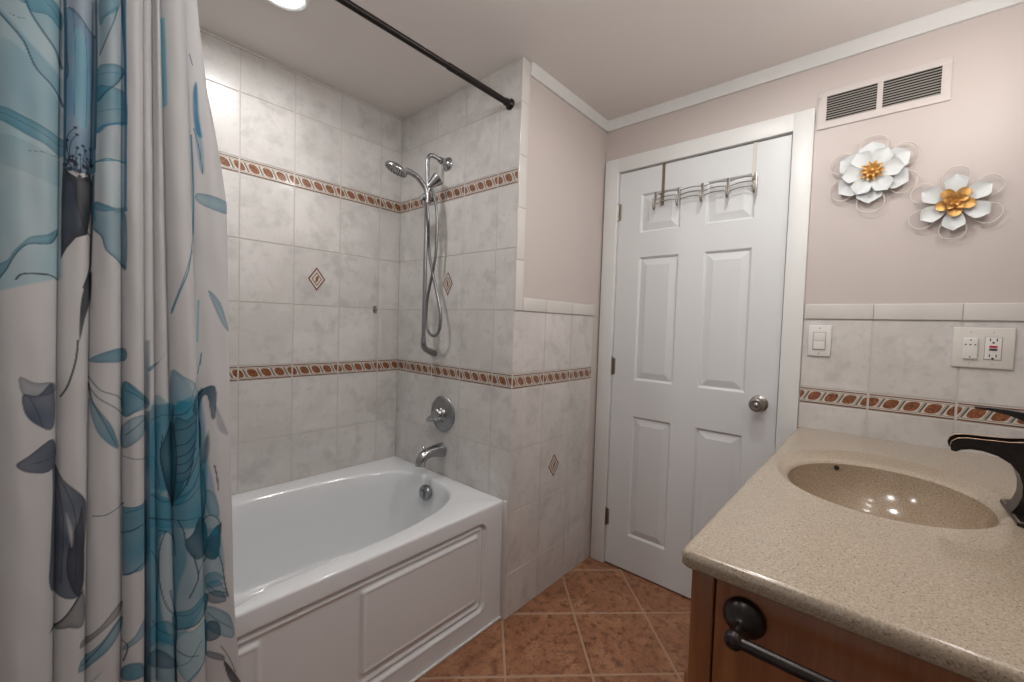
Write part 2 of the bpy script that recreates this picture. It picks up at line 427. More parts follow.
# door casing and jamb
mb = MB()
CO, CT = .8998, 2.106
def casing(a0, a1, z0, z1): mb.box(-.016, .004, a0, a1, z0, z1, 0, .0025)
casing(-DL + .004, -.0095, 0, CT); casing(-CO, -DR - .004, 0, CT)
mb.box(-.016, .004, -DR - .006, -DL + .006, DT + .006, CT, 0, .0025)
mb.build('trim_7', [M['white']], kind='structure')
mb = MB()
mb.box(0, .06, -DL + .003, -DL + .023, 0, DT + .02); mb.box(0, .06, -DR - .023, -DR - .003, 0, DT + .02); mb.box(0, .06, -DR - .023, -DL + .023, DT + .005, DT + .023)
mb.box(.037, .05, -DR - .01, -DR + .012, 0, DT + .01); mb.box(.037, .05, -DL - .012, -DL + .01, 0, DT + .01); mb.box(.037, .05, -DR, -DL, DT - .01, DT + .01)
mb.build('trim_8', [M['white']], kind='structure')

# ------------------------------------------------------------------ bathtub
def polar(cx, cy, phis, z, a, b, nn=2.):
    out = []
    for p in phis:
        c, s = math.cos(p), math.sin(p); r = (abs(c / a) ** nn + abs(s / b) ** nn) ** (-1 / nn); out.append((cx + r * c, cy + r * s, z))
    return out
def polar_rect(cx, cy, phis, z, x0, x1, y0, y1):
    out = []
    for p in phis:
        c, s = math.cos(p), math.sin(p)
        rx = ((x1 - cx) / c if c > 1e-9 else ((x0 - cx) / c if c < -1e-9 else 1e9)); ry = ((y1 - cy) / s if s > 1e-9 else ((y0 - cy) / s if s < -1e-9 else 1e9))
        r = min(rx, ry); out.append((cx + r * c, cy + r * s, z))
    return out
def phis_for(cx, cy, x0, x1, y0, y1, n=160):
    ph = [2 * math.pi * k / n for k in range(n)] + [math.atan2(y - cy, x - cx) % (2 * math.pi) for x in (x0, x1) for y in (y0, y1)]
    return sorted(set(round(p, 6) for p in ph))
TH = .505; TY = .024
tub = thing('bathtub', (-1.453, .43, 0), 'white alcove bathtub with a panelled apron below the tiled wall', 'bathtub')
cx, cy = -1.440, .4225
R0 = (XL + .003, XB - .002, TY, YA - .0015)
ph = phis_for(cx, cy, *R0, n=220)
mb = MB()
def rr(ins, z): return polar_rect(cx, cy, ph, z, R0[0] + ins * .2, R0[1] - ins * .05, R0[2] + ins, R0[3] - ins * .05)
def sc(ax, by, z, dx=0, nn=3.0):
    out = []
    for (x, y, z2) in polar(cx + dx - .010, cy, ph, z, ax - .011, by, nn):
        t = min(max((-1.55 - x) / .14, 0), 1) * min(max((x + 2.12) / .1, 0), 1)
        if y < cy: y -= .038 * t * t * (3 - 2 * t) * min(1, (cy - y) / .3)
        out.append((x, y, z2))
    return out
L = [rr(.010, TH - .060), rr(0, TH - .058), rr(0, TH - .010), rr(.0015, TH - .005), rr(.005, TH - .0015), rr(.010, TH)]
L += [sc(.712, .338, TH), sc(.706, .332, TH - .0015), sc(.701, .327, TH - .006), sc(.696, .322, TH - .014), sc(.686, .312, TH - .06), sc(.668, .298, TH - .14, .002),
      sc(.640, .280, TH - .24, .010), sc(.615, .262, TH - .31, .02), sc(.585, .240, TH - .35, .03), sc(.52, .205, TH - .372, .04), sc(.40, .15, TH - .378, .05), sc(.1, .05, TH - .382, .06)]
mb.loft(L, 0, True, True, cap_last=True)
# soap ledge on the back rim side and arm rest
mb.build('basin', [M['tub']], tub, sharp=60)
# apron height field
def ssd(x, z, x0, x1, z0, z1, r):
    qx = abs(x - (x0 + x1) / 2) - (x1 - x0) / 2 + r; qz = abs(z - (z0 + z1) / 2) - (z1 - z0) / 2 + r
    return min(max(qx, qz), 0) + math.hypot(max(qx, 0), max(qz, 0)) - r
def sst(a, b, v): t = min(max((v - a) / (b - a), 0), 1); return t * t * (3 - 2 * t)
def apron_h(x, z):
    d = ssd(x, z, -2.12, -.790, .082, .444, .035)            # negative inside recess
    h = -.013 * sst(0, -.010, d)
    h += .007 * math.exp(-((d + .022) / .007) ** 2) if d < 0 else .0025 * math.exp(-(d / .006) ** 2)
    for (a, b) in ((-1.328, -.828), (-2.08, -1.605)):
        e = ssd(x, z, a, b, .128, .404, .014)
        h += .008 * sst(.002, -.008, e) + .0025 * math.exp(-((e + .010) / .004) ** 2)
    return TY + .001 - h - .002 * sst(.30, .0, z)
xs = sorted(set([round(XL + .004 + k * .005, 4) for k in range(304)] + [XB - .003])); zs_ = [0.002 + k * .0042 for k in range(int((TH - .062) / .0042) + 1)] + [TH - .056]
mb = MB(); mb.grid([[(x, apron_h(x, z), z) for x in xs] for z in zs_])
mb.grid([[(x, yy, .002) for x in xs] for yy in (TY + .004, TY + .05)]); 
ap = mb.build('apron', [M['tub']], tub, sharp=80)
# overflow cover
oc = Vector((-.790, .424, .449)); oa = Vector((-1, 0, .12)).normalized()
mb = MB(); mb.lathe([(-.012, .030), (.002, .036), (.010, .036), (.016, .033), (.019, .026), (.020, .010)], oc, oa, 32); mb.box(-.817, -.808, .411, .437, .432, .464, 0, .003)
mb.build('overflow_cover', [M['chromed']], tub, label='dull metal overflow cover on the end of the tub')
mb = MB(); mb.lathe([(0, .03), (.004, .028), (.006, .01)], (-1.0, .42, TH - .381), (0, 0, 1), 24); mb.build('drain', [M['chromed']], tub)
mb = MB(); mb.box(XL + .003, XB - .002, TY - .010, TY - .001, 0, .010, 0, .003); mb.build('trim_9', [M['white']], kind='structure')
mb = MB(); mb.box(XB - .006, XB + .002, .001, TY + .001, 0, TH, 0, .002); mb.build('trim_10', [M['terr']], kind='structure')

# ------------------------------------------------------------------ tub spout and valve
sp = thing('tub_spout', (XB, .435, .625), 'chrome tub spout with a diverter knob above the tub rim', 'faucet')
def ringx(x, yc, zc, ry, rz, tilt=0, n=28, nn=2.3):
    out = []
    for k in range(n):
        a = 2 * math.pi * k / n; c, s = math.cos(a), math.sin(a)
        yy = ry * math.copysign(abs(c) ** (2 / nn), c); z2 = rz * math.copysign(abs(s) ** (2 / nn), s); out.append((x + tilt * z2, yc + yy, zc + z2))
    return out
y0 = .437
mb = MB(); pth = smooth_path([(XB, y0, .628), (XB - .025, y0, .630), (XB - .055, y0, .631), (XB - .085, y0, .628), (XB - .108, y0, .618), (XB - .122, y0, .602), (XB - .127, y0, .576)], 5)
mb.tube(pth, [.036 - .010 * min(1, i / 12) - .003 * max(0, (i - 12) / 18) for i in range(len(pth))], 28)
mb.build('spout_body', [M['chrome']], sp, sharp=50)
mb = MB(); mb.lathe([(0, .005), (.012, .004), (.014, .0075), (.020, .0085), (.024, .005)], (XB - .106, y0, .640), (-.25, 0, 1), 16); mb.build('diverter_knob', [M['chrome']], sp)
va = thing('shower_valve', (XB, .436, .804), 'round chrome shower valve with a lever, between border and tub spout', 'valve')
mb = MB(); mb.lathe([(0, .086), (.003, .087), (.008, .083), (.013, .070), (.016, .055), (.018, .040), (.030, .036), (.032, .034)], (XB, .436, .804), (-1, 0, 0), 48); mb.build('escutcheon', [M['chromed']], va)
mb = MB(); mb.lathe([(.018, .034), (.034, .033), (.045, .030), (.052, .023), (.055, .010)], (XB, .436, .804), (-1, 0, 0), 32)
mb.tube([(XB - .034, .440, .800), (XB - .040, .462, .788), (XB - .044, .484, .774), (XB - .045, .494, .767)], [.017, .016, .014, .011], 14)
mb.build('lever_handle', [M['chrome']], va)

# ------------------------------------------------------------------ shower set
sh = thing('shower_riser', (XB, .475, 1.12), 'chrome shower riser rail bent to the wall, on the faucet wall', 'shower rail')
px, py = -.789, .474
mb = MB()
mb.tube(smooth_path([(XB - .045, .450, 2.000), (XB - .070, .462, 2.012), (px + .012, .472, 2.012), (px + .001, py, 1.990), (px, py, 1.95), (px, py, 1.90)], 6) + [(px, py, 1.5), (px, py, 1.16)], .0095, 14)
mb.build('rail', [M['chromed']], sh)
mb = MB(); mb.lathe([(0, .031), (.003, .032), (.010, .028), (.015, .017), (.018, .013), (.048, .012), (.052, .014)], (XB, .447, 1.994), (-1, .03, .1), 28)
mb.lathe([(.030, .0165), (.040, .0165)], (XB, .447, 1.994), (-1, .03, .1), 8)
mb.build('wall_flange', [M['chrome']], sh)
mb = MB(); pth = smooth_path([(px, py, 1.17), (px, py, 1.140), (px + .015, .480, 1.118), (px + .055, .495, 1.102), (XB, .512, 1.090)], 6); mb.tube(pth, [.0115 + .0055 * i / (len(pth) - 1) for i in range(len(pth))], 14)
mb.build('lower_bracket', [M['chromed']], sh)
mb = MB(); mb.tube([(px, py, 1.785), (px, py, 1.835)], .019, 16); mb.tube([(px - .035, py - .005, 1.812), (px + .028, py, 1.812)], .013, 14)
mb.lathe([(0, .012), (.02, .016), (.05, .027), (.064, .031), (.068, .027)], (px + .005, py, 1.865), (.45, -.35, .55), 24)
mb.tube([(px, py, 1.82), (px + .012, py - .004, 1.885)], .011, 12)
mb.build('slide_holder', [M['chrome']], sh)
hd = thing('hand_shower', (px - .01, py, 1.82), 'chrome hand shower with round head held on the riser rail', 'shower head')
mb = MB(); pth = smooth_path([(px - .012, py - .018, 1.79), (px - .014, py - .016, 1.835), (px - .035, py - .012, 1.870), (px - .075, py - .010, 1.897), (px - .120, py - .008, 1.905)], 6)
mb.tube(pth, [.010 + .004 * (i / (len(pth) - 1)) for i in range(len(pth))], 16); mb.build('handle', [M['chrome']], hd)
mb = MB(); ax = Vector((-.38, .26, -1)).normalized()
mb.lathe([(-.016, .012), (-.012, .028), (-.004, .045), (.004, .051), (.010, .051), (.013, .047), (.014, .02)], (px - .165, py - .005, 1.902), ax, 36); mb.build('spray_head', [M['chrome']], hd)
mb = MB()
hc = Vector((px - .165, py - .005, 1.902)) + ax * .0135; uu = ax.orthogonal().normalized(); vv = ax.cross(uu)
for rr_, nn in ((.018, 8), (.032, 14), (.043, 18)):
    for k in range(nn):
        a = 2 * math.pi * k / nn; c = hc + (uu * math.cos(a) + vv * math.sin(a)) * rr_; mb.lathe([(0, .0022), (.003, .0016)], c, ax, 6)
mb.build('nozzles', [M['black']], hd)
mb = MB()
hp = [(px - .012, py - .018, 1.79), (px - .006, py - .025, 1.70), (-.76, .490, 1.62), (-.752, .486, 1.54), (-.75, .462, 1.46), (-.75, .432, 1.38), (-.75, .402, 1.29), (-.75, .402, 1.222), (-.75, .424, 1.187), (-.75, .452, 1.180),
      (-.75, .488, 1.196), (-.75, .508, 1.25), (-.75, .505, 1.34), (-.75, .488, 1.41), (-.75, .466, 1.48), (-.75, .448, 1.56), (-.75, .443, 1.66), (-.752, .446, 1.76), (-.762, .458, 1.83), (-.772, .468, 1.875)]
mb.tube(smooth_path(hp, 10), .0068, 10)
mb.build('hose', [M['hose']], hd, label='grey metal hose hanging in a loop')

# small hook on the back wall
mb = MB(); mb.box(-.842, -.824, YA - .004, YA - .0005, 1.282, 1.318, 0, .0012); mb.tube(smooth_path([(-.833, YA - .004, 1.300), (-.833, YA - .014, 1.292), (-.833, YA - .022, 1.296), (-.833, YA - .022, 1.306)], 4), .003, 8)
tag(mb.build('adhesive_hook', [M['chrome']]), 'tiny hook stuck on the tiled wall behind the tub', 'hook')

# ------------------------------------------------------------------ curtain rod and ceiling lamp
rod = thing('curtain_rod', (XB, .056, 2.146), 'dark bronze shower curtain rod running below the ceiling to the tiled pier', 'curtain rod')
mb = MB(); mb.tube([(XL, .056, 2.146), (-1.02, .056, 2.146)], .0105, 20); mb.build('rod', [M['bronze']], rod)
mb = MB(); mb.tube([(-1.02, .056, 2.146), (XB - .012, .056, 2.146)], .0125, 20); mb.build('rod_sleeve', [M['bronze']], rod)
for xx, dx in ((XB, -1), (XL, 1)):
    mb = MB(); mb.lathe([(0, .022), (.005, .0225), (.010, .019), (.014, .0155), (.030, .0150), (.032, .013)], (xx, .056, 2.146), (dx, 0, 0), 28); mb.build('end_cap', [M['bronze']], rod)
lm = thing('recessed_ceiling_light', (-1.44, .40, H), 'round recessed light glowing in the ceiling above the tub', 'ceiling light')
mb = MB(); mb.lathe([(.0, .080), (.004, .080), (.007, .074), (.004, .062), (.002, .060)], (-1.44, .40, H), (0, 0, -1), 40); mb.build('trim_ring', [M['white']], lm)
mb = MB(); mb.lathe([(.001, .059), (.0055, .059), (.006, .03)], (-1.44, .40, H), (0, 0, -1), 40); mb.build('diffuser', [M['lamp']], lm)
lm2 = thing('recessed_ceiling_light', (-.66, -.79, H), 'round recessed ceiling light in front of the door', 'ceiling light')
mb = MB(); mb.lathe([(.0, .088), (.004, .088), (.007, .082), (.004, .074), (.002, .072)], (-.66, -.79, H), (0, 0, -1), 40); mb.build('trim_ring', [M['white']], lm2)
mb = MB(); mb.lathe([(.001, .071), (.0055, .071), (.006, .03)], (-.66, -.79, H), (0, 0, -1), 40); mb.build('diffuser', [M['lamp']], lm2)

# ------------------------------------------------------------------ shower curtain (printed cloth)
CZT,CZB=1.8,.6
CRT=[-2.205,-2.165,-2.125,-2.075,-2.030,-1.952,-1.909,-1.868,-1.835,-1.820,-1.806,-1.762]
CRB=[-2.205,-2.165,-2.125,-2.080,-2.038,-1.970,-1.928,-1.877,-1.841,-1.822,-1.792,-1.738]
EDGE=([.1,.3,.58,1.18,1.5,1.6,1.75,1.90,2.11],[-1.648,-1.66,-1.680,-1.686,-1.688,-1.699,-1.724,-1.739,-1.755])
AMP=[.03,.03,.034,.03,.040,.034,.034,.030,.012,.020,.032,.014]
def creases(z):
    t=np.clip((CZT-z)/(CZT-CZB),-.3,1.4)
    c=[a+(b-a)*t for a,b in zip(CRT,CRB)]
    c.append(np.interp(z,*EDGE))
    return c
def surf(x,z):
    ct=creases(z)
    y=.060-.066*np.clip((2.12-z)/1.5,0,1)+0*x
    for i,am in enumerate(AMP):
        s=(x-ct[i])/(ct[i+1]-ct[i])
        m=(s>=0)&(s<=1)
        k=1-np.abs(2*np.clip(s,0,1)-1)**2.2
        if i==11: k=k*(.7+.5*np.sin(z*9))
        y=y-m*am*k**.62*(.8+.2*np.sin(z*2.3+i*1.7))
    return y

PRINT_AND_CREASES=[  # flower print, with fold-crease shade painted in as dark strokes
('P','L',0.48,0,[-20277,18302,-19505,18339,-19527,15491,-19530,13023,-20320,12701]),
('P','T',0.22,0,[-20287,17068,-20218,17122,-20121,17088,-20013,17001,-19910,16896,-19808,16766,-19700,16598,-19604,16417,-19537,16250,-19497,16085,-19479,15914,-19487,15769,-19525,15681,-19610,15671,-19733,15718,-19866,15789,-19981,15849,-20077,15872,-20167,15882,-20242,15919,-20295,16024,-20324,16252,-20334,16568,-20322,16872]),
('P','L',0.4,0,[-20277,18302,-20235,18324,-20173,18337,-20108,18335,-20057,18313,-20020,18256,-19989,18171,-19969,18087,-19964,18032,-19979,18020,-20010,18033,-20049,18056,-20090,18074,-20137,18080,-20192,18084,-20244,18092,-20279,18112,-20297,18153,-20304,18209,-20298,18264]),
('P','T',0.2,0,[-20299,15454,-20146,15448,-19921,15389,-19698,15300,-19545,15205,-19483,15090,-19476,14948,-19503,14816,-19548,14731,-19616,14709,-19714,14729,-19823,14769,-19926,14808,-20029,14837,-20138,14869,-20235,14913,-20303,14979,-20346,15094,-20372,15243,-20362,15379]),
('P','T',0.6,1,[-20279,18089,-20244,18103,-20192,18092,-20137,18070,-20090,18050,-20052,18036,-20017,18022,-19988,18002,-19965,17975,-19948,17933,-19936,17879,-19932,17828,-19941,17796,-19965,17793,-20003,17807,-20047,17826,-20092,17837,-20141,17826,-20196,17805,-20246,17791,-20281,17804,-20299,17860,-20304,17947,-20297,18033]),
('P','T',0.3,1,[-19964,18080,-19939,18122,-19898,18144,-19850,18154,-19806,18159,-19766,18160,-19726,18153,-19687,18140,-19649,18119,-19609,18108,-19568,18102,-19532,18064,-19508,17959,-19497,17729,-19496,17410,-19502,17104,-19513,16915,-19528,16893,-19550,16974,-19577,17096,-19608,17195,-19647,17260,-19691,17322,-19737,17384,-19780,17448,-19819,17514,-19857,17581,-19892,17651,-19919,17726,-19942,17816,-19960,17915,-19969,18009]),
('P','T',0.6,1,[-19964,18080,-19937,18117,-19896,18139,-19850,18152,-19806,18159,-19766,18160,-19726,18153,-19687,18140,-19649,18119,-19609,18091,-19568,18056,-19533,18012,-19508,17959,-19494,17883,-19490,17788,-19494,17702,-19510,17651,-19541,17653,-19585,17690,-19634,17735,-19683,17761,-19732,17755,-19784,17734,-19833,17712,-19872,17705,-19899,17713,-19917,17729,-19930,17756,-19941,17796,-19954,17858,-19967,17939,-19972,18019]),
('S','D',1.4,0,[-20057,18313,-20041,18287,-20019,18249,-19996,18209,-19979,18174,-19971,18150,-19968,18130,-19966,18109,-19964,18080,-19962,18040,-19961,17994,-19958,17943,-19950,17891,-19937,17836,-19920,17778,-19899,17718,-19873,17657,-19839,17594,-19799,17529,-19757,17464,-19717,17404,-19679,17350,-19642,17302,-19607,17253,-19577,17197,-19553,17125,-19533,17043,-19517,16968,-19506,16915]),
('P','T',0.38,0,[-20282,17661,-20248,17627,-20198,17567,-20144,17498,-20095,17433,-20053,17373,-20013,17312,-19975,17254,-19939,17203,-19906,17163,-19877,17131,-19847,17100,-19814,17067,-19777,17029,-19737,16990,-19697,16950,-19658,16908,-19616,16871,-19573,16837,-19534,16792,-19508,16725,-19497,16613,-19498,16468,-19504,16333,-19511,16251,-19517,16242,-19525,16281,-19536,16340,-19551,16391,-19573,16430,-19599,16471,-19628,16512,-19660,16552,-19698,16591,-19741,16630,-19782,16669,-19817,16711,-19842,16754,-19860,16799,-19877,16846,-19894,16897,-19912,16952,-19928,17011,-19946,17071,-19971,17130,-20005,17189,-20044,17247,-20086,17305,-20127,17360,-20170,17416,-20215,17472,-20255,17523,-20283,17566,-20298,17606,-20304,17641,-20299,17663]),
('S','D',1.8,0,[-20283,17590,-20255,17549,-20215,17490,-20170,17423,-20127,17360,-20086,17303,-20044,17246,-20005,17188,-19971,17130,-19946,17071,-19928,17011,-19912,16952,-19894,16897,-19877,16846,-19860,16799,-19842,16754,-19817,16711,-19782,16669,-19741,16630,-19698,16591,-19660,16552,-19628,16513,-19599,16474,-19573,16433,-19551,16391,-19534,16342,-19522,16287,-19512,16238,-19506,16204]),
('S','K',0.5,0,[-20126,17550,-20108,17544,-20083,17535,-20056,17526,-20031,17521,-20010,17522,-19989,17526,-19971,17531,-19959,17534]),
('P','T',0.7,1,[-20296,15929,-20237,15925,-20154,15897,-20063,15859,-19981,15825,-19913,15799,-19850,15774,-19789,15747,-19730,15718,-19666,15691,-19601,15665,-19544,15633,-19504,15587,-19483,15512,-19477,15416,-19485,15329,-19506,15278,-19546,15281,-19604,15318,-19669,15368,-19732,15410,-19794,15438,-19858,15463,-19922,15489,-19983,15517,-20044,15549,-20103,15585,-20158,15620,-20203,15648,-20238,15666,-20264,15677,-20283,15690,-20297,15715,-20311,15766,-20322,15833,-20320,15894]),
('S','K',0.4,0,[-19923,15225,-19889,15234,-19841,15247,-19786,15260,-19733,15268,-19678,15268,-19619,15263,-19566,15257,-19529,15254]),
('P','B',0.45,0,[-19496,18339,-19054,18436,-19061,17661,-19240,17901,-19413,18059,-19498,18078]),
('P','B',0.72,1,[-19485,18055,-19413,18059,-19240,17901,-19069,17714,-19084,15111,-19197,15040,-19499,15018]),
('P','L',0.5,0,[-19369,17586,-19333,17711,-19277,17733,-19221,17660,-19181,17500,-19156,17201,-19141,16771,-19139,16330,-19154,16016,-19197,15860,-19252,15836,-19309,15909,-19349,16069,-19371,16385,-19383,16838,-19383,17286]),
('S','D',1.2,0,[-19413,18059,-19396,18049,-19373,18035,-19346,18017,-19319,17992,-19289,17959,-19257,17919,-19225,17876,-19194,17832,-19161,17786,-19121,17782,-19086,17773,-19069,17714]),
('S','D',2.2,0,[-19470,18341,-19467,18196,-19463,17991,-19459,17747,-19458,17487,-19461,17203,-19467,16888,-19474,16563,-19480,16252,-19485,15934,-19489,15605,-19492,15315,-19495,15113]),
('S','D',1.8,0,[-19051,18433,-19052,18213,-19052,17901,-19053,17551,-19055,17223,-19060,16904,-19066,16576,-19072,16273,-19077,16024,-19082,15842,-19086,15711,-19090,15615,-19093,15545]),
('S','D',1,0,[-19459,17392,-19453,17285,-19446,17129,-19439,16968,-19438,16847,-19444,16780,-19456,16741,-19468,16720,-19477,16703]),
('P','T',0.34,0,[-19039,18426,-18640,18699,-18650,15443,-19065,15300]),
('P','L',0.3,0,[-19065,15300,-18650,15418,-18658,14444,-19072,14390]),
('P','T',0.55,1,[-19013,17935,-19001,17921,-18983,17963,-18960,18029,-18931,18092,-18890,18146,-18839,18214,-18787,18298,-18745,18391,-18714,18498,-18686,18627,-18680,18709,-18712,18677,-18781,18609,-18871,18551,-18955,18507,-19009,18462,-19029,18357,-19031,18195,-19023,18035]),
('P','T',0.35,0,[-19013,17935,-19000,17997,-18983,18030,-18960,18054,-18931,18092,-18887,18161,-18829,18260,-18774,18356,-18745,18391,-18757,18318,-18795,18175,-18841,18017,-18881,17877,-18919,17723,-18959,17556,-18994,17427,-19018,17382,-19027,17461,-19028,17622,-19022,17802]),
('S','D',1,0,[-18745,18430,-18759,18361,-18780,18264,-18802,18159,-18826,18056,-18852,17956,-18880,17853,-18908,17753,-18934,17661,-18959,17569,-18983,17482,-19003,17409,-19018,17358]),
('P','T',0.65,1,[-19042,17096,-19021,17157,-18992,17182,-18958,17192,-18921,17207,-18878,17228,-18828,17254,-18777,17282,-18731,17317,-18683,17384,-18666,17332,-18653,17291,-18651,17248,-18663,17201,-18684,17158,-18736,17011,-18776,16917,-18813,16847,-18851,16789,-18889,16737,-18925,16683,-18961,16608,-18997,16522,-19029,16464,-19049,16474,-19059,16586,-19060,16772,-19053,16964]),
('P','T',0.62,1,[-19060,16693,-19037,16763,-19003,16780,-18964,16777,-18924,16779,-18880,16792,-18831,16801,-18781,16817,-18734,16841,-18685,16901,-18666,16869,-18649,16833,-18636,16769,-18626,16647,-18620,16487,-18623,16328,-18641,16217,-18678,16188,-18756,16121,-18832,16081,-18894,16049,-18947,15982,-18997,15895,-19039,15845,-19066,15876,-19079,16034,-19081,16276,-19073,16523]),
('S','B',2,0,[-19072,15854,-19060,15876,-19041,15912,-19019,15951,-18996,15981,-18976,16002,-18955,16017,-18930,16030,-18894,16049,-18838,16085,-18761,16146,-18679,16230,-18641,16222]),
('S','D',1.2,0,[-19049,16474,-19028,16508,-18997,16560,-18961,16623,-18925,16683,-18889,16737,-18851,16789,-18813,16847,-18776,16917,-18738,17012,-18690,17156,-18667,17210,-18651,17248]),
('S','T',1.6,0,[-19086,15302,-19060,15313,-19020,15331,-18975,15356,-18933,15376,-18896,15386,-18860,15391,-18824,15396,-18787,15403,-18743,15422,-18692,15453,-18667,15426,-18647,15413]),
('S','D',2,0,[-18674,18732,-18671,18616,-18667,18458,-18662,18279,-18657,18104,-18652,17945,-18648,17786,-18644,17608,-18641,17396,-18640,17101,-18640,16750,-18640,16422,-18641,16192]),
('S','K',0.8,0,[-19351,15846,-19369,15820,-19397,15783,-19425,15737,-19446,15684,-19459,15615,-19466,15531,-19471,15453,-19474,15398]),
('S','K',0.8,0,[-19336,15713,-19352,15686,-19375,15646,-19398,15598,-19416,15544,-19425,15474,-19430,15390,-19432,15312,-19434,15258]),
('S','K',0.8,0,[-19463,15589,-19462,15556,-19460,15509,-19458,15454,-19455,15399,-19450,15338,-19444,15269,-19439,15207,-19435,15163]),
('S','K',0.8,0,[-19328,15477,-19334,15448,-19343,15408,-19351,15360,-19355,15309,-19351,15250,-19342,15181,-19332,15117,-19325,15073]),
('S','K',0.8,0,[-19393,15307,-19392,15293,-19392,15272,-19390,15245,-19387,15213,-19380,15168,-19372,15113,-19363,15060,-19357,15024]),
('S','K',0.8,0,[-19227,15472,-19230,15446,-19234,15408,-19239,15363,-19244,15315,-19252,15255,-19262,15185,-19271,15120,-19278,15076]),
('S','K',0.8,0,[-19258,15551,-19249,15530,-19236,15502,-19222,15463,-19212,15411,-19206,15335,-19202,15241,-19199,15150,-19197,15087]),
('S','K',0.8,0,[-19157,15540,-19155,15509,-19152,15465,-19150,15413,-19150,15357,-19156,15290,-19164,15215,-19173,15146,-19179,15099]),
('S','K',0.8,0,[-19298,15359,-19295,15335,-19291,15300,-19288,15260,-19286,15218,-19287,15169,-19289,15114,-19292,15063,-19294,15027]),
('D','K',2.6,0,[-19351,15846]),
('D','K',2.6,0,[-19333,15723]),
('D','K',2.6,0,[-19460,15589]),
('D','K',2.6,0,[-19328,15477]),
('D','K',2.6,0,[-19393,15307]),
('D','K',2.6,0,[-19221,15472]),
('D','K',2.6,0,[-19252,15542]),
('D','K',2.6,0,[-19149,15548]),
('D','K',2.6,0,[-19298,15359]),
('D','K',2.6,0,[-19196,15323]),
('D','K',2.6,0,[-19434,15234]),
('D','K',2.6,0,[-19356,15205]),
('D','K',2.6,0,[-19245,15182]),
('D','K',2.6,0,[-19159,15278]),
('P','K',0.85,1,[-19514,15140,-19435,14992,-19302,14908,-19159,15037,-19119,14889,-19144,14336,-19206,13880,-19360,13790,-19479,13583,-19554,13378,-19538,14535]),
('P','S',0.55,0,[-19487,14739,-19465,14832,-19437,14854,-19408,14832,-19386,14794,-19375,14736,-19369,14647,-19365,14544,-19355,14443,-19334,14343,-19305,14235,-19281,14132,-19275,14045,-19294,13978,-19331,13926,-19374,13881,-19410,13837,-19441,13767,-19471,13681,-19496,13634,-19511,13682,-19516,13884,-19512,14197,-19501,14516]),
('S','K',1.4,0,[-19352,14871,-19353,14804,-19354,14709,-19352,14600,-19345,14494,-19329,14387,-19306,14273,-19282,14164,-19258,14071,-19234,13996,-19205,13941,-19178,13902,-19156,13877]),
('S','K',1.6,0,[-19117,15043,-19119,14915,-19122,14731,-19126,14524,-19130,14329,-19134,14144,-19139,13954,-19145,13774,-19150,13617,-19155,13493,-19159,13390,-19164,13301,-19178,13206,-19200,13105,-19227,13006,-19252,12922,-19267,12864]),
('P','K',0.75,1,[-19257,12865,-19232,12972,-19199,13092,-19165,13188,-19151,13208,-19146,13136,-19147,12998,-19153,12837,-19162,12697,-19174,12588,-19198,12486,-19223,12387,-19247,12287,-19269,12157,-19292,12010,-19312,11894,-19325,11861,-19328,11949,-19326,12123,-19319,12322,-19310,12485,-19301,12598,-19289,12693,-19274,12779]),
('D','K',3.5,0,[-19484,15141]),
('D','K',3.5,0,[-19427,15068]),
('D','K',3.5,0,[-19350,15172]),
('D','K',3.5,0,[-19301,15049]),
('D','K',3.5,0,[-19233,15153]),
('D','K',3.5,0,[-19179,15048]),
('D','K',3.5,0,[-19399,15220]),
('D','K',3.5,0,[-19136,15237]),
('D','K',3.5,0,[-19451,14967]),
('D','K',3.5,0,[-19301,14949]),
('D','K',3.5,0,[-19200,14935]),
('S','K',1.2,0,[-19499,15291,-19487,15264,-19469,15226,-19448,15184,-19427,15144,-19403,15104,-19376,15061,-19351,15024,-19334,14997]),
('S','K',1.2,0,[-19332,15299,-19341,15271,-19353,15232,-19364,15188,-19367,15146,-19356,15106,-19336,15063,-19315,15025,-19301,14999]),
('S','K',1.2,0,[-19265,15302,-19251,15287,-19231,15266,-19211,15239,-19198,15211,-19196,15165,-19203,15102,-19212,15043,-19217,15003]),
('S','K',1.2,0,[-19136,15361,-19146,15313,-19161,15248,-19174,15181,-19179,15124,-19174,15072,-19162,15022,-19148,14981,-19138,14956]),
('S','K',1.2,0,[-19416,15295,-19426,15269,-19441,15231,-19456,15187,-19467,15142,-19471,15090,-19471,15032,-19469,14978,-19468,14941]),
('P','T',0.62,1,[-20317,13141,-20291,13182,-20254,13214,-20214,13241,-20182,13273,-20161,13310,-20146,13348,-20132,13388,-20114,13427,-20091,13466,-20066,13506,-20039,13545,-20013,13583,-19990,13618,-19969,13652,-19944,13684,-19912,13713,-19867,13736,-19812,13755,-19757,13775,-19711,13798,-19673,13833,-19639,13875,-19612,13912,-19593,13929,-19583,13922,-19581,13898,-19585,13865,-19594,13829,-19605,13787,-19621,13736,-19645,13687,-19679,13649,-19730,13626,-19795,13612,-19860,13601,-19913,13587,-19947,13571,-19971,13555,-19991,13535,-20013,13507,-20039,13470,-20065,13426,-20091,13377,-20115,13326,-20137,13272,-20157,13214,-20177,13154,-20200,13096,-20230,13030,-20265,12957,-20297,12900,-20319,12879,-20330,12914,-20334,12988,-20329,13073]),
('S','D',1,0,[-20319,12879,-20297,12918,-20265,12973,-20230,13036,-20200,13096,-20177,13154,-20157,13214,-20137,13272,-20115,13326,-20091,13377,-20065,13426,-20039,13470,-20013,13507,-19991,13535,-19971,13555,-19947,13572,-19913,13587,-19860,13598,-19795,13605,-19730,13615,-19679,13639,-19644,13686,-19620,13750,-19603,13812,-19590,13854]),
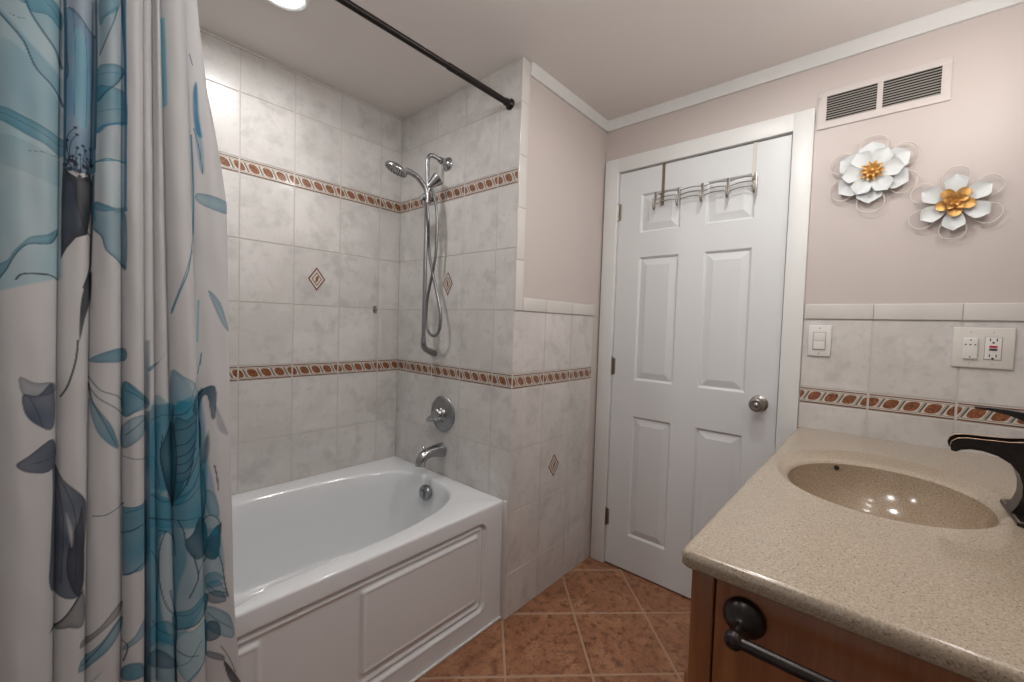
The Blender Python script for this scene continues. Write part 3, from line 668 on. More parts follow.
('S','K',1.6,0,[-20091,12940,-20081,12960,-20067,12988,-20046,13018,-20017,13039,-19974,13052,-19920,13059,-19865,13062,-19816,13064,-19777,13065,-19742,13065,-19711,13062,-19683,13055,-19657,13043,-19633,13027,-19614,13010,-19600,12999]),
('P','T',0.6,1,[-19113,14519,-19087,14544,-19048,14532,-19003,14506,-18961,14485,-18923,14474,-18885,14458,-18848,14441,-18808,14427,-18761,14439,-18703,14480,-18675,14443,-18654,14343,-18644,14117,-18643,13801,-18649,13495,-18662,13300,-18684,13263,-18711,13326,-18769,13405,-18814,13470,-18854,13506,-18894,13540,-18930,13578,-18960,13623,-18978,13681,-18991,13747,-19002,13813,-19018,13869,-19043,13904,-19073,13927,-19099,13958,-19117,14020,-19126,14135,-19129,14285,-19126,14427]),
('P','T',0.5,1,[-19107,14528,-19081,14528,-19045,14517,-19002,14505,-18961,14495,-18923,14487,-18886,14475,-18848,14466,-18808,14468,-18762,14488,-18702,14536,-18674,14533,-18652,14529,-18641,14511,-18637,14485,-18641,14459,-18653,14444,-18675,14447,-18703,14468,-18761,14442,-18808,14427,-18848,14408,-18886,14387,-18924,14369,-18962,14359,-19003,14357,-19045,14365,-19083,14379,-19107,14401,-19120,14434,-19123,14474,-19119,14509]),
('S','D',1.1,0,[-19117,14020,-19099,13993,-19072,13958,-19043,13916,-19018,13869,-19002,13813,-18991,13747,-18978,13681,-18960,13623,-18930,13578,-18894,13540,-18854,13506,-18814,13470,-18768,13429,-18711,13392,-18684,13337,-18662,13300]),
('S','T',1.2,0,[-19106,15305,-19061,15303,-18993,15317,-18914,15346,-18843,15377,-18780,15407,-18713,15455,-18672,15450,-18646,15439]),
('S','L',4,0,[-18058,18652,-18055,18498,-18048,18284,-18043,18036,-18037,17800,-18034,17546,-18031,17272,-18029,17023,-18027,16851]),
('S','D',1,0,[-17574,18187,-17565,18141,-17550,18075,-17536,18006,-17525,17962]),
('P','B',0.9,0,[-17531,17348,-17518,17470,-17496,17566,-17470,17618,-17450,17601,-17437,17487,-17429,17292,-17422,17071,-17413,16886,-17398,16732,-17378,16588,-17363,16470,-17364,16397,-17388,16375,-17430,16390,-17473,16446,-17503,16546,-17520,16714,-17531,16940,-17534,17172]),
('P','T',0.5,0,[-17503,16546,-17481,16587,-17441,16567,-17397,16499,-17364,16397,-17345,16227,-17333,15992,-17329,15765,-17334,15620,-17351,15576,-17381,15593,-17413,15658,-17439,15761,-17462,15935,-17487,16172,-17502,16400]),
('S','D',1,0,[-17520,16574,-17501,16489,-17474,16368,-17444,16231,-17419,16101,-17403,15966,-17389,15820,-17378,15691,-17370,15599]),
('P','T',0.55,1,[-17441,15149,-17346,15153,-17199,15142,-17041,15120,-16914,15094,-16841,15035,-16804,14943,-16804,14858,-16846,14811,-16984,14796,-17165,14822,-17334,14872,-17442,14926,-17488,14986,-17502,15054,-17486,15114]),
('S','T',1.6,0,[-17560,16402,-17552,16142,-17540,15768,-17529,15354,-17525,14968,-17530,14611,-17538,14252,-17590,13891,-17629,13600,-17673,13379,-17724,13209,-17773,13067,-17818,12928,-17858,12783,-17897,12643,-17928,12524,-17949,12440]),
('S','D',0.8,0,[-17572,13836,-17620,13703,-17672,13524,-17726,13328,-17775,13146,-17825,12966,-17877,12778,-17921,12610,-17949,12494]),
('P','T',0.5,1,[-17273,12981,-17244,12988,-17178,12928,-17098,12826,-17030,12711,-16976,12558,-16924,12362,-16882,12180,-16865,12072,-16883,12058,-16925,12105,-16979,12194,-17032,12304,-17099,12466,-17178,12677,-17245,12870]),
('S','B',2,0,[-18637,18699,-18638,18485,-18639,18174,-18640,17826,-18640,17489,-18641,17179,-18642,16864,-18642,16537,-18644,16180,-18648,15741,-18654,15243,-18660,14787,-18664,14470]),
('S','T',1.2,0,[-19101,15240,-19104,15090,-19108,14872,-19112,14645,-19113,14467,-19111,14353,-19106,14273,-19101,14216,-19097,14175]),
('S','L',2,0,[-17446,12742,-17450,12555,-17457,12280,-17463,12006,-17468,11818]),
('S','K',1.8,0,[-19344,11869,-19348,11801,-19355,11705,-19364,11594,-19378,11486,-19399,11376,-19424,11259,-19451,11146,-19477,11051,-19503,10975,-19531,10912,-19556,10863,-19574,10827]),
('P','S',0.85,1,[-20029,10930,-20001,10941,-19957,10919,-19907,10893,-19858,10890,-19807,10943,-19752,11028,-19702,11089,-19667,11071,-19649,10921,-19642,10681,-19648,10438,-19666,10279,-19703,10235,-19755,10258,-19812,10313,-19862,10365,-19905,10410,-19945,10465,-19980,10528,-20006,10597,-20025,10682,-20038,10780,-20040,10870]),
('P','S',0.45,1,[-20065,11243,-20036,11240,-19992,11205,-19941,11160,-19888,11127,-19830,11116,-19763,11114,-19702,11109,-19660,11090,-19638,11049,-19629,10994,-19636,10938,-19662,10900,-19719,10882,-19802,10876,-19888,10879,-19953,10886,-19991,10893,-20014,10903,-20029,10923,-20042,10958,-20057,11024,-20070,11112,-20075,11195]),
('P','S',0.95,1,[-20115,9714,-20101,9749,-20065,9781,-20016,9815,-19961,9854,-19892,9919,-19808,10000,-19729,10059,-19675,10059,-19648,9962,-19641,9797,-19651,9628,-19679,9515,-19733,9480,-19812,9488,-19895,9518,-19964,9549,-20018,9581,-20066,9625,-20101,9671]),
('P','S',0.95,1,[-19678,9610,-19658,9596,-19631,9508,-19596,9389,-19554,9282,-19495,9191,-19423,9094,-19354,9000,-19303,8910,-19272,8821,-19258,8757,-19254,8686,-19253,8579,-19256,8418,-19266,8226,-19278,8023,-19289,7836,-19294,7652,-19297,7466,-19303,7303,-19315,7184,-19331,7107,-19350,7053,-19376,7026,-19412,7017,-19469,7031,-19540,7068,-19610,7120,-19665,7177,-19699,7232,-19722,7292,-19736,7365,-19745,7459,-19747,7573,-19740,7704,-19731,7856,-19722,8033,-19714,8253,-19705,8508,-19696,8765,-19689,8989,-19687,9190,-19689,9380,-19688,9530]),
('P','K',0.55,1,[-19304,8671,-19294,8401,-19287,7986,-19285,7557,-19292,7254,-19312,7117,-19340,7052,-19370,7030,-19399,7046,-19432,7113,-19469,7234,-19502,7379,-19523,7518,-19528,7649,-19523,7786,-19511,7921,-19493,8044,-19468,8154,-19434,8256,-19399,8348,-19370,8432,-19348,8541,-19330,8663,-19316,8731]),
('P','W',0.6,0,[-19527,8663,-19512,8640,-19483,8534,-19453,8398,-19434,8286,-19432,8185,-19438,8077,-19450,8001,-19462,7998,-19479,8122,-19502,8336,-19521,8548]),
('P','K',0.5,1,[-19733,6525,-19715,6564,-19665,6618,-19602,6683,-19541,6753,-19481,6855,-19413,6981,-19352,7079,-19308,7080,-19285,6936,-19279,6719,-19289,6523,-19313,6425,-19350,6417,-19400,6441,-19456,6487,-19511,6516,-19575,6517,-19646,6510,-19706,6508]),
('S','K',1.6,0,[-19733,6525,-19699,6563,-19652,6617,-19596,6683,-19541,6753,-19481,6839,-19414,6940,-19353,7034,-19308,7080]),
('P','T',0.75,1,[-19189,11497,-19162,11534,-19111,11575,-19048,11614,-18984,11645,-18913,11674,-18830,11701,-18742,11710,-18697,11708,-18673,11664,-18661,11588,-18668,11507,-18699,11446,-18787,11427,-18916,11432,-19035,11437,-19118,11440,-19163,11444,-19188,11454,-19197,11473]),
('S','D',1,0,[-19206,11168,-19181,11119,-19147,11050,-19104,10973,-19056,10910,-18998,10868,-18930,10835,-18861,10801,-18803,10757,-18762,10697,-18733,10629,-18724,10587,-18717,10556]),
('S','D',1,0,[-19207,10993,-19189,10951,-19164,10893,-19130,10826,-19090,10765,-19037,10710,-18971,10654,-18903,10596,-18845,10540,-18799,10481,-18759,10420,-18731,10373,-18718,10354]),
('S','K',1.3,0,[-19207,11042,-19198,10983,-19190,10906,-19181,10824,-19173,10758,-19165,10714,-19159,10680,-19153,10654,-19149,10637]),
('P','T',0.65,1,[-19196,10751,-19178,10743,-19149,10687,-19111,10605,-19072,10523,-19028,10443,-18977,10354,-18927,10257,-18885,10153,-18848,10027,-18813,9883,-18793,9759,-18801,9704,-18850,9737,-18925,9823,-19003,9925,-19062,10018,-19101,10101,-19130,10190,-19152,10281,-19169,10373,-19185,10479,-19196,10596,-19201,10696]),
('S','D',1.1,0,[-19171,8470,-19141,8470,-19097,8466,-19048,8462,-19003,8461,-18965,8471,-18927,8487,-18891,8504,-18856,8518,-18819,8531,-18780,8538,-18746,8548,-18731,8587]),
('P','K',0.45,1,[-19337,6143,-19288,6117,-19227,6176,-19158,6244,-19086,6310,-19005,6401,-18912,6506,-18823,6579,-18761,6590,-18748,6593,-18754,6506,-18777,6390,-18821,6350,-18877,6317,-18946,6280,-19019,6233,-19087,6180,-19155,6117,-19225,6035,-19287,5954,-19337,6005,-19360,6009,-19367,6040,-19359,6089]),
('P','T',0.75,1,[-19352,5760,-19302,5760,-19236,5818,-19162,5902,-19088,5981,-19006,6083,-18914,6202,-18826,6274,-18762,6282,-18749,6283,-18753,6182,-18768,6023,-18806,5971,-18846,5915,-18896,5859,-18954,5800,-19019,5741,-19102,5677,-19199,5591,-19284,5470,-19354,5550,-19381,5559,-19388,5610,-19377,5684]),
('S','D',1.2,0,[-19339,5650,-19288,5608,-19229,5718,-19158,5819,-19088,5910,-19013,6013,-18929,6124,-18849,6211,-18787,6244]),
('P','T',0.4,0,[-19225,5246,-19193,5292,-19139,5350,-19085,5394,-19055,5408,-19063,5383,-19093,5332,-19129,5274,-19159,5233,-19183,5220,-19208,5216,-19225,5226]),
('P','T',0.6,1,[-18719,11018,-18687,11052,-18636,11020,-18575,10954,-18515,10882,-18447,10801,-18361,10690,-18314,10606,-18296,10532,-18326,10476,-18384,10423,-18489,10432,-18557,10412,-18610,10379,-18660,10340,-18699,10320,-18724,10352,-18734,10478,-18743,10688,-18732,10883]),
('P','T',0.55,1,[-18725,10170,-18669,10265,-18575,10329,-18466,10344,-18372,10294,-18350,10230,-18350,10115,-18369,9985,-18420,9904,-18502,9850,-18597,9778,-18680,9713,-18728,9684,-18755,9760,-18768,9909,-18755,10054]),
('S','D',0.8,0,[-18729,9522,-18703,9524,-18661,9512,-18612,9493,-18563,9473,-18518,9460,-18469,9446,-18418,9419,-18378,9394]),
('P','T',0.85,1,[-18742,8525,-18371,8516,-18381,7154,-18579,7183,-18752,7126]),
('S','D',1.8,0,[-18746,7979,-18726,8001,-18694,8020,-18654,8032,-18611,8048,-18558,8071,-18494,8092,-18422,8075,-18374,8077]),
('S','D',1.4,0,[-18741,7138,-18718,7161,-18682,7180,-18639,7195,-18593,7209,-18544,7242,-18485,7271,-18419,7261,-18380,7279]),
('P','T',0.55,1,[-18755,5661,-18730,5726,-18686,5790,-18634,5843,-18585,5892,-18538,5959,-18488,6035,-18438,6069,-18401,6044,-18392,6001,-18391,5891,-18402,5752,-18446,5727,-18517,5735,-18600,5716,-18676,5674,-18725,5624,-18750,5593,-18763,5589,-18764,5611]),
('P','T',0.8,1,[-18768,5197,-18749,5261,-18719,5307,-18683,5334,-18645,5344,-18603,5335,-18554,5310,-18507,5264,-18467,5192,-18435,5081,-18409,4953,-18406,4882,-18415,4811,-18472,4907,-18534,4945,-18595,4963,-18645,4973,-18685,4978,-18721,4977,-18750,4974,-18769,4979,-18776,4994,-18783,5074,-18776,5119]),
('S','K',1.2,0,[-18765,5788,-18751,5788,-18728,5777,-18704,5742,-18693,5694,-18699,5622,-18718,5535,-18738,5444,-18750,5378]),
('P','D',0.55,0,[-18374,11861,-18286,11863,-18297,10395,-18384,10396]),
('P','D',0.85,0,[-18384,10396,-18289,10395,-18307,4564,-18445,4661]),
('P','T',0.7,1,[-18322,11288,-18289,11317,-18231,11346,-18177,11388,-18132,11440,-18090,11518,-18044,11613,-18002,11694,-17983,11730,-17996,11701,-18035,11631,-18076,11541,-18117,11462,-18158,11389,-18201,11309,-18254,11250,-18291,11213,-18315,11208,-18330,11227,-18333,11257]),
('P','T',0.5,0,[-18297,10395,-18224,10711,-18141,10704,-18032,10547,-17927,10465,-17819,10544,-17678,10639,-17514,10647,-17394,10501,-17347,10123,-17333,9569,-17336,8970,-17341,8455,-17352,8059,-17375,7711,-17395,7390,-17415,7098,-17385,6762,-17346,6463,-17318,6171,-17338,5902,-17469,5749,-17629,5578,-17785,5416,-17902,5278,-18040,5321,-18157,5332,-18257,5508,-18330,5988,-18359,6923,-18359,8222,-18339,9510]),
('P','T',0.62,0,[-18296,10500,-17927,10519,-17916,8615,-18310,8718]),
('P','T',0.8,0,[-18310,8718,-17929,8413,-17929,7784,-18316,7931]),
('P','D',0.88,1,[-18159,9401,-18153,9518,-18134,9618,-18108,9706,-18077,9784,-18039,9898,-17987,10025,-17949,10102,-17927,10031,-17914,9689,-17907,9153,-17908,8620,-17916,8286,-17936,8228,-17980,8365,-18030,8582,-18067,8764,-18099,8921,-18129,9091,-18150,9257]),
('S','K',2,0,[-17927,10465,-17931,10322,-17939,10117,-17944,9893,-17945,9698,-17941,9557,-17931,9439,-17920,9315,-17916,9163,-17919,8946,-17926,8687,-17935,8444,-17940,8274]),
('S','K',1.4,0,[-18331,8147,-18285,8125,-18212,8069,-18148,8065,-18073,8038,-17987,7989,-17904,7965,-17830,7963,-17753,7953,-17674,7947,-17589,7940,-17505,7921,-17428,7875]),
('S','D',1.2,0,[-18295,8631,-18260,8586,-18205,8514,-18158,8472,-18112,8435,-18063,8410,-18008,8388,-17951,8355,-17929,8370]),
('P','T',0.62,0,[-18316,7963,-17917,7824,-17886,4347,-18332,4668]),
('P','W',0.45,0,[-18170,7610,-18153,7696,-18130,7737,-18103,7750,-18075,7749,-18042,7757,-18004,7758,-17965,7703,-17935,7558,-17926,7298,-17923,6924,-17921,6522,-17917,6180,-17907,5893,-17891,5625,-17883,5412,-17890,5290,-17930,5307,-18007,5484,-18076,5684,-18126,5885,-18155,6104,-18173,6362,-18183,6626,-18189,6862,-18191,7077,-18189,7287,-18181,7470]),
('S','D',1.2,0,[-18075,7781,-18095,7720,-18125,7634,-18153,7523,-18172,7397,-18181,7252,-18185,7086,-18183,6914,-18176,6757,-18159,6607,-18135,6457,-18104,6314,-18070,6191,-18026,6082,-17973,5982,-17915,5874,-17892,5857]),
('S','D',1.3,0,[-18183,7824,-18157,7822,-18117,7813,-18071,7793,-18032,7764,-18001,7727,-17971,7680,-17941,7611,-17929,7564,-17919,7480,-17913,7371,-17909,7264,-17905,7190]),
('P','D',0.6,1,[-18331,5288,-18304,5309,-18263,5306,-18210,5262,-18165,5256,-18104,5198,-18026,5088,-17943,4935,-17888,4829,-17864,4782,-17851,4734,-17857,4694,-17887,4656,-17988,4748,-18120,4839,-18237,4890,-18332,5017,-18362,5082,-18365,5161,-18351,5237]),
('P','T',0.35,1,[-17951,11196,-17926,11237,-17887,11210,-17836,11150,-17784,11095,-17723,11053,-17648,11003,-17575,10940,-17520,10861,-17502,10764,-17521,10662,-17562,10568,-17617,10499,-17698,10444,-17797,10395,-17885,10372,-17940,10409,-17962,10558,-17967,10796,-17964,11038]),
('P','T',0.7,0,[-17927,10378,-17875,10555,-17791,10579,-17696,10540,-17617,10532,-17564,10580,-17527,10640,-17494,10693,-17457,10727,-17434,10763,-17408,10790,-17386,10790,-17374,10748,-17375,10653,-17388,10520,-17404,10354,-17413,10162,-17414,9929,-17410,9656,-17410,9383,-17419,9142,-17436,8938,-17501,8819,-17556,8698,-17618,8595,-17701,8467,-17797,8324,-17879,8249,-17928,8335,-17949,8716,-17956,9319,-17949,9940]),
('P','D',0.5,1,[-17927,10085,-17894,10216,-17844,10216,-17785,10163,-17729,10135,-17675,10173,-17619,10229,-17566,10252,-17531,10199,-17525,10040,-17542,9809,-17570,9558,-17604,9341,-17645,9164,-17695,9001,-17746,8854,-17792,8727,-17833,8578,-17874,8420,-17907,8330,-17929,8392,-17940,8706,-17945,9210,-17942,9728]),
('S','D',1.5,0,[-17913,10250,-17885,10256,-17842,10262,-17792,10271,-17745,10289,-17704,10327,-17661,10378,-17624,10428,-17596,10461]),
('S','D',1.5,0,[-17914,9576,-17880,9589,-17825,9600,-17762,9614,-17704,9640,-17656,9695,-17609,9771,-17568,9844,-17535,9891]),
('S','D',1.5,0,[-17902,9165,-17870,9177,-17818,9185,-17760,9199,-17706,9225,-17659,9281,-17613,9359,-17571,9434,-17540,9482]),
('S','D',1.5,0,[-17903,8784,-17873,8792,-17829,8801,-17779,8815,-17734,8848,-17695,8917,-17659,9015,-17629,9111,-17605,9176]),
('S','D',1.5,0,[-17574,10544,-17563,10430,-17544,10267,-17530,10072,-17536,9869,-17559,9642,-17594,9387,-17635,9136,-17681,8923,-17740,8752,-17807,8602,-17866,8475,-17903,8377]),
('P','D',0.85,1,[-17618,10335,-17611,10399,-17590,10479,-17560,10557,-17524,10618,-17468,10647,-17447,10695,-17419,10732,-17382,10759,-17329,10790,-17262,10819,-17197,10822,-17152,10776,-17135,10648,-17137,10460,-17149,10270,-17163,10138,-17177,10071,-17198,10044,-17219,10050,-17240,10091,-17254,10189,-17270,10339,-17286,10488,-17305,10585,-17330,10615,-17359,10608,-17387,10573,-17410,10523,-17430,10444,-17445,10332,-17459,10225,-17504,10189,-17541,10194,-17577,10228,-17605,10279]),
('P','T',0.65,0,[-17916,8396,-17876,8473,-17813,8506,-17737,8531,-17665,8589,-17597,8713,-17524,8872,-17432,8997,-17395,9141,-17366,9238,-17343,9308,-17329,9323,-17320,9250,-17317,9037,-17321,8718,-17328,8378,-17341,8110,-17353,7933,-17365,7800,-17389,7701,-17465,7687,-17588,7717,-17727,7750,-17846,7784,-17917,7824,-17941,7916,-17950,8084,-17938,8255]),
('S','D',1.2,0,[-17903,8421,-17857,8464,-17782,8508,-17696,8559,-17618,8628,-17554,8743,-17490,8889,-17426,9019,-17404,9142]),
('P','T',0.5,0,[-17917,7824,-17883,7866,-17832,7788,-17777,7647,-17738,7508,-17722,7382,-17719,7237,-17726,7090,-17740,6958,-17762,6849,-17794,6752,-17825,6650,-17850,6535,-17869,6375,-17884,6187,-17896,6027,-17905,5965,-17913,6025,-17920,6175,-17929,6393,-17930,6622,-17929,6908,-17932,7273,-17930,7612]),
('P','D',0.95,1,[-17763,7482,-17744,7528,-17708,7559,-17664,7591,-17623,7635,-17585,7711,-17547,7810,-17506,7890,-17461,7907,-17406,7842,-17378,7782,-17352,7690,-17333,7590,-17323,7476,-17317,7337,-17321,7203,-17333,7093,-17358,7011,-17391,6941,-17465,6973,-17519,6989,-17565,7020,-17612,7073,-17653,7132,-17688,7195,-17717,7261,-17743,7340,-17761,7418]),
('S','K',1.6,0,[-17616,7133,-17595,7037,-17565,6902,-17535,6751,-17521,6633,-17528,6553,-17550,6497,-17577,6450,-17601,6400,-17625,6347,-17652,6298,-17675,6252,-17691,6220]),
('S','K',1.2,0,[-17333,6954,-17353,6903,-17383,6829,-17438,6805,-17477,6768,-17498,6719,-17514,6666,-17524,6616,-17531,6583]),
('P','K',0.85,1,[-17366,6935,-17378,7015,-17373,7131,-17354,7255,-17325,7358,-17275,7460,-17205,7560,-17133,7619,-17085,7603,-17069,7468,-17072,7243,-17090,7013,-17122,6865,-17178,6822,-17253,6835,-17324,6882]),
('S','D',1.6,0,[-17869,7966,-17854,7927,-17831,7870,-17806,7804,-17787,7741,-17774,7677,-17765,7612,-17759,7554,-17754,7513]),
('P','T',0.75,1,[-17940,5926,-17892,5948,-17829,5964,-17751,5958,-17673,5963,-17593,6008,-17503,6067,-17405,6078,-17340,6080,-17313,6047,-17305,5967,-17308,5867,-17319,5775,-17337,5692,-17365,5604,-17427,5600,-17481,5579,-17537,5563,-17596,5552,-17656,5548,-17714,5551,-17773,5547,-17834,5543,-17884,5538,-17913,5537,-17953,5664,-17970,5781,-17968,5880]),
('S','D',1.3,0,[-17913,5537,-17885,5561,-17835,5563,-17775,5553,-17714,5551,-17652,5551,-17584,5551,-17518,5562,-17459,5581,-17410,5630,-17365,5696,-17350,5818,-17338,5902]),
('P','L',0.55,1,[-17903,5395,-17860,5475,-17790,5490,-17706,5467,-17626,5450,-17551,5478,-17470,5516,-17385,5490,-17335,5424,-17317,5252,-17319,4990,-17336,4711,-17385,4546,-17454,4447,-17533,4356,-17613,4296,-17683,4286,-17746,4342,-17805,4453,-17854,4583,-17887,4715,-17906,4860,-17929,5093,-17926,5272]),
('S','B',2,0,[-17352,5430,-17349,5248,-17342,4984,-17343,4703,-17385,4546,-17465,4472,-17563,4418,-17651,4367,-17708,4319]),
('S','K',1,0,[-17882,5064,-17855,5042,-17811,4996,-17761,4944,-17712,4898,-17660,4865,-17606,4841,-17556,4821,-17519,4799]),
('S','D',1.6,0,[-17997,6472,-17975,6335,-17937,6123,-17907,5915,-17892,5745,-17888,5599,-17892,5466,-17899,5327,-17902,5165,-17899,4959,-17895,4721,-17889,4499,-17886,4347]),
('P','S',0.4,0,[-17159,10388,-17126,10331,-17078,10206,-17028,10060,-16985,9935,-16951,9836,-16919,9742,-16898,9665,-16899,9622,-16933,9624,-16989,9658,-17048,9709,-17090,9759,-17119,9814,-17139,9877,-17154,9947,-17164,10023,-17172,10126,-17176,10249,-17172,10351]),
('P','T',0.45,0,[-17432,9310,-17409,9506,-17370,9634,-17329,9697,-17298,9700,-17288,9628,-17289,9483,-17292,9305,-17286,9131,-17267,8971,-17240,8803,-17209,8621,-17181,8424,-17145,8179,-17103,7897,-17074,7638,-17075,7460,-17128,7391,-17212,7391,-17298,7430,-17358,7478,-17388,7525,-17403,7587,-17410,7693,-17427,7895,-17444,8217,-17453,8622,-17438,8999]),
('P','S',0.6,0,[-17419,9142,-17415,9219,-17403,9326,-17386,9440,-17369,9538,-17351,9631,-17331,9725,-17312,9795,-17297,9814,-17286,9760,-17277,9652,-17272,9524,-17275,9414,-17284,9317,-17300,9219,-17320,9135,-17338,9080,-17360,9061,-17386,9067,-17407,9093]),
('S','K',1.6,0,[-17196,9001,-17188,8956,-17175,8891,-17162,8816,-17151,8739,-17142,8653,-17134,8558,-17128,8470,-17124,8409]),
('S','D',1.2,0,[-17523,7694,-17482,7726,-17406,7742,-17363,7831,-17317,7878,-17268,7877,-17215,7847,-17164,7795,-17125,7735,-17103,7658,-17092,7559,-17088,7468,-17085,7404]),
('S','K',1.6,0,[-17075,7636,-17085,7517,-17099,7344,-17110,7157,-17112,7001,-17103,6892,-17084,6802,-17062,6717,-17041,6615,-17026,6494,-17010,6358,-16994,6223,-16978,6107,-16959,6007,-16940,5919,-16922,5849,-16912,5802]),
('P','T',0.6,1,[-17340,6314,-17299,6337,-17235,6346,-17162,6330,-17100,6284,-17043,6185,-16986,6040,-16944,5900,-16933,5813,-16967,5801,-17035,5833,-17111,5884,-17173,5932,-17220,5979,-17262,6030,-17297,6084,-17323,6135,-17341,6183,-17354,6236,-17355,6281]),
('P','T',0.5,1,[-17337,5758,-17280,5756,-17194,5694,-17101,5604,-17022,5519,-16963,5450,-16916,5387,-16876,5312,-16843,5224,-16812,5100,-16785,4953,-16775,4825,-16789,4750,-16839,4754,-16911,4800,-16993,4868,-17069,4941,-17143,5014,-17220,5097,-17288,5187,-17335,5283,-17358,5402,-17368,5546,-17362,5679]),
('P','D',0.7,1,[-17334,5363,-17304,5397,-17258,5398,-17209,5379,-17167,5350,-17135,5315,-17106,5266,-17084,5211,-17069,5155,-17059,5094,-17056,5025,-17064,4965,-17089,4928,-17141,4909,-17215,4904,-17286,4916,-17332,4947,-17352,5031,-17357,5152,-17350,5278]),
('P','S',0.6,1,[-17314,4703,-17257,4673,-17172,4609,-17083,4528,-17020,4460,-16989,4405,-16975,4349,-16982,4314,-17011,4312,-17074,4354,-17166,4427,-17255,4505,-17314,4561,-17340,4607,-17348,4655,-17340,4693]),
('P','K',0.75,1,[-17011,4312,-16993,4310,-16953,4244,-16900,4143,-16847,4028,-16782,3884,-16698,3687,-16620,3485,-16593,3390,-16625,3387,-16714,3495,-16802,3607,-16871,3721,-16921,3868,-16967,4052,-17000,4219]),
('S','K',1,0,[-17069,4703,-17042,4647,-17004,4571,-16960,4476,-16919,4377,-16876,4254,-16832,4114,-16789,3976,-16760,3881]),
('S','T',1,0,[-17421,11292,-17414,11363,-17405,11471,-17398,11560,-17400,11574,-17415,11479,-17439,11313,-17465,11122,-17517,10971,-17561,10838,-17601,10705,-17634,10588,-17655,10505]),
('P','T',0.55,1,[-17358,6494,-17330,6530,-17284,6550,-17230,6551,-17177,6530,-17124,6481,-17062,6402,-17009,6317,-16980,6254,-16979,6209,-17001,6181,-17035,6160,-17078,6154,-17137,6161,-17209,6176,-17276,6197,-17323,6229,-17350,6284,-17364,6358,-17367,6435]),
('P','D',0.6,1,[-17322,6074,-17278,6090,-17211,6090,-17138,6071,-17077,6032,-17029,5967,-16985,5874,-16956,5785,-16952,5724,-16985,5710,-17046,5717,-17113,5738,-17172,5763,-17217,5789,-17260,5821,-17295,5857,-17321,5896,-17336,5941,-17344,5992,-17341,6043]),
('P','T',0.6,1,[-18330,5827,-18284,5865,-18209,5842,-18147,5878,-18086,5869,-18030,5825,-17972,5745,-17913,5623,-17891,5574,-17878,5483,-17874,5363,-17882,5247,-17902,5165,-17965,5231,-18045,5334,-18121,5422,-18179,5455,-18218,5411,-18272,5432,-18307,5415,-18331,5428,-18346,5501,-18354,5618,-18349,5737]),
('P','T',0.5,1,[-18714,11022,-18689,11051,-18650,11018,-18604,10952,-18557,10887,-18501,10822,-18431,10736,-18366,10640,-18347,10574,-18367,10512,-18433,10480,-18504,10450,-18560,10419,-18608,10383,-18655,10343,-18694,10325,-18719,10358,-18729,10485,-18731,10687,-18727,10891]),
('P','T',0.35,0,[-17958,11215,-17912,11233,-17836,11165,-17749,11049,-17676,10929,-17618,10797,-17566,10634,-17539,10483,-17563,10388,-17655,10347,-17781,10326,-17895,10334,-17959,10386,-17993,10562,-18001,10819,-17977,11059]),
('S','D',0.6,0,[-19949,18033,-19923,18037,-19887,18042,-19847,18045,-19807,18040,-19768,18027,-19728,18008,-19688,17983,-19650,17952,-19611,17909,-19571,17855,-19537,17804,-19513,17769]),
('S','D',0.6,0,[-20217,17949,-20195,17942,-20162,17931,-20126,17919,-20091,17908,-20057,17896,-20021,17884,-19988,17874,-19966,17866]),
('S','D',0.6,0,[-20296,15834,-20252,15815,-20188,15789,-20116,15758,-20045,15727,-19976,15697,-19904,15664,-19831,15631,-19762,15598,-19691,15563,-19619,15525,-19556,15491,-19511,15468]),
('S','B',0.6,0,[-19019,18031,-19001,18050,-18976,18082,-18945,18124,-18914,18168,-18877,18223,-18835,18286,-18796,18349,-18766,18402]),
('S','B',0.6,0,[-19033,16977,-19009,16986,-18974,17007,-18931,17034,-18887,17058,-18836,17080,-18774,17116,-18707,17183,-18667,17203]),
('S','B',0.6,0,[-19051,16258,-19025,16267,-18987,16285,-18941,16310,-18892,16338,-18833,16371,-18759,16425,-18680,16509,-18645,16494]),
('S','B',0.6,0,[-19365,18061,-19360,17904,-19352,17679,-19344,17420,-19341,17160,-19344,16875,-19351,16558,-19359,16269,-19365,16068]),
('S','B',0.6,0,[-19210,17831,-19204,17673,-19196,17446,-19188,17187,-19185,16931,-19188,16655,-19195,16352,-19203,16077,-19209,15886]),
('S','K',0.6,0,[-19953,10886,-19936,10835,-19911,10762,-19884,10681,-19861,10604,-19842,10526,-19824,10444,-19810,10371,-19799,10320]),
('S','K',0.6,0,[-20026,9689,-19991,9690,-19940,9691,-19885,9694,-19836,9698,-19791,9706,-19748,9717,-19710,9727,-19683,9734]),
('S','K',0.6,0,[-19648,9373,-19629,9226,-19601,9017,-19575,8772,-19559,8518,-19561,8225,-19574,7891,-19590,7584,-19600,7371]),
('S','K',0.6,0,[-19554,9187,-19523,9081,-19477,8934,-19431,8747,-19401,8526,-19392,8227,-19396,7864,-19405,7521,-19410,7284]),
('S','D',0.9,0,[-18691,10865,-18663,10848,-18618,10820,-18566,10782,-18516,10740,-18465,10689,-18399,10616,-18355,10565,-18328,10535]),
('S','D',0.9,0,[-18698,9959,-18675,9991,-18640,10031,-18599,10072,-18559,10110,-18519,10147,-18475,10184,-18431,10211,-18385,10207]),
('S','D',0.9,0,[-19155,10665,-19134,10609,-19103,10529,-19066,10431,-19026,10325,-18979,10196,-18924,10042,-18872,9895,-18833,9789]),
('S','D',0.9,0,[-18709,8398,-18686,8411,-18652,8426,-18611,8435,-18571,8441,-18528,8450,-18479,8451,-18427,8434,-18385,8408]),
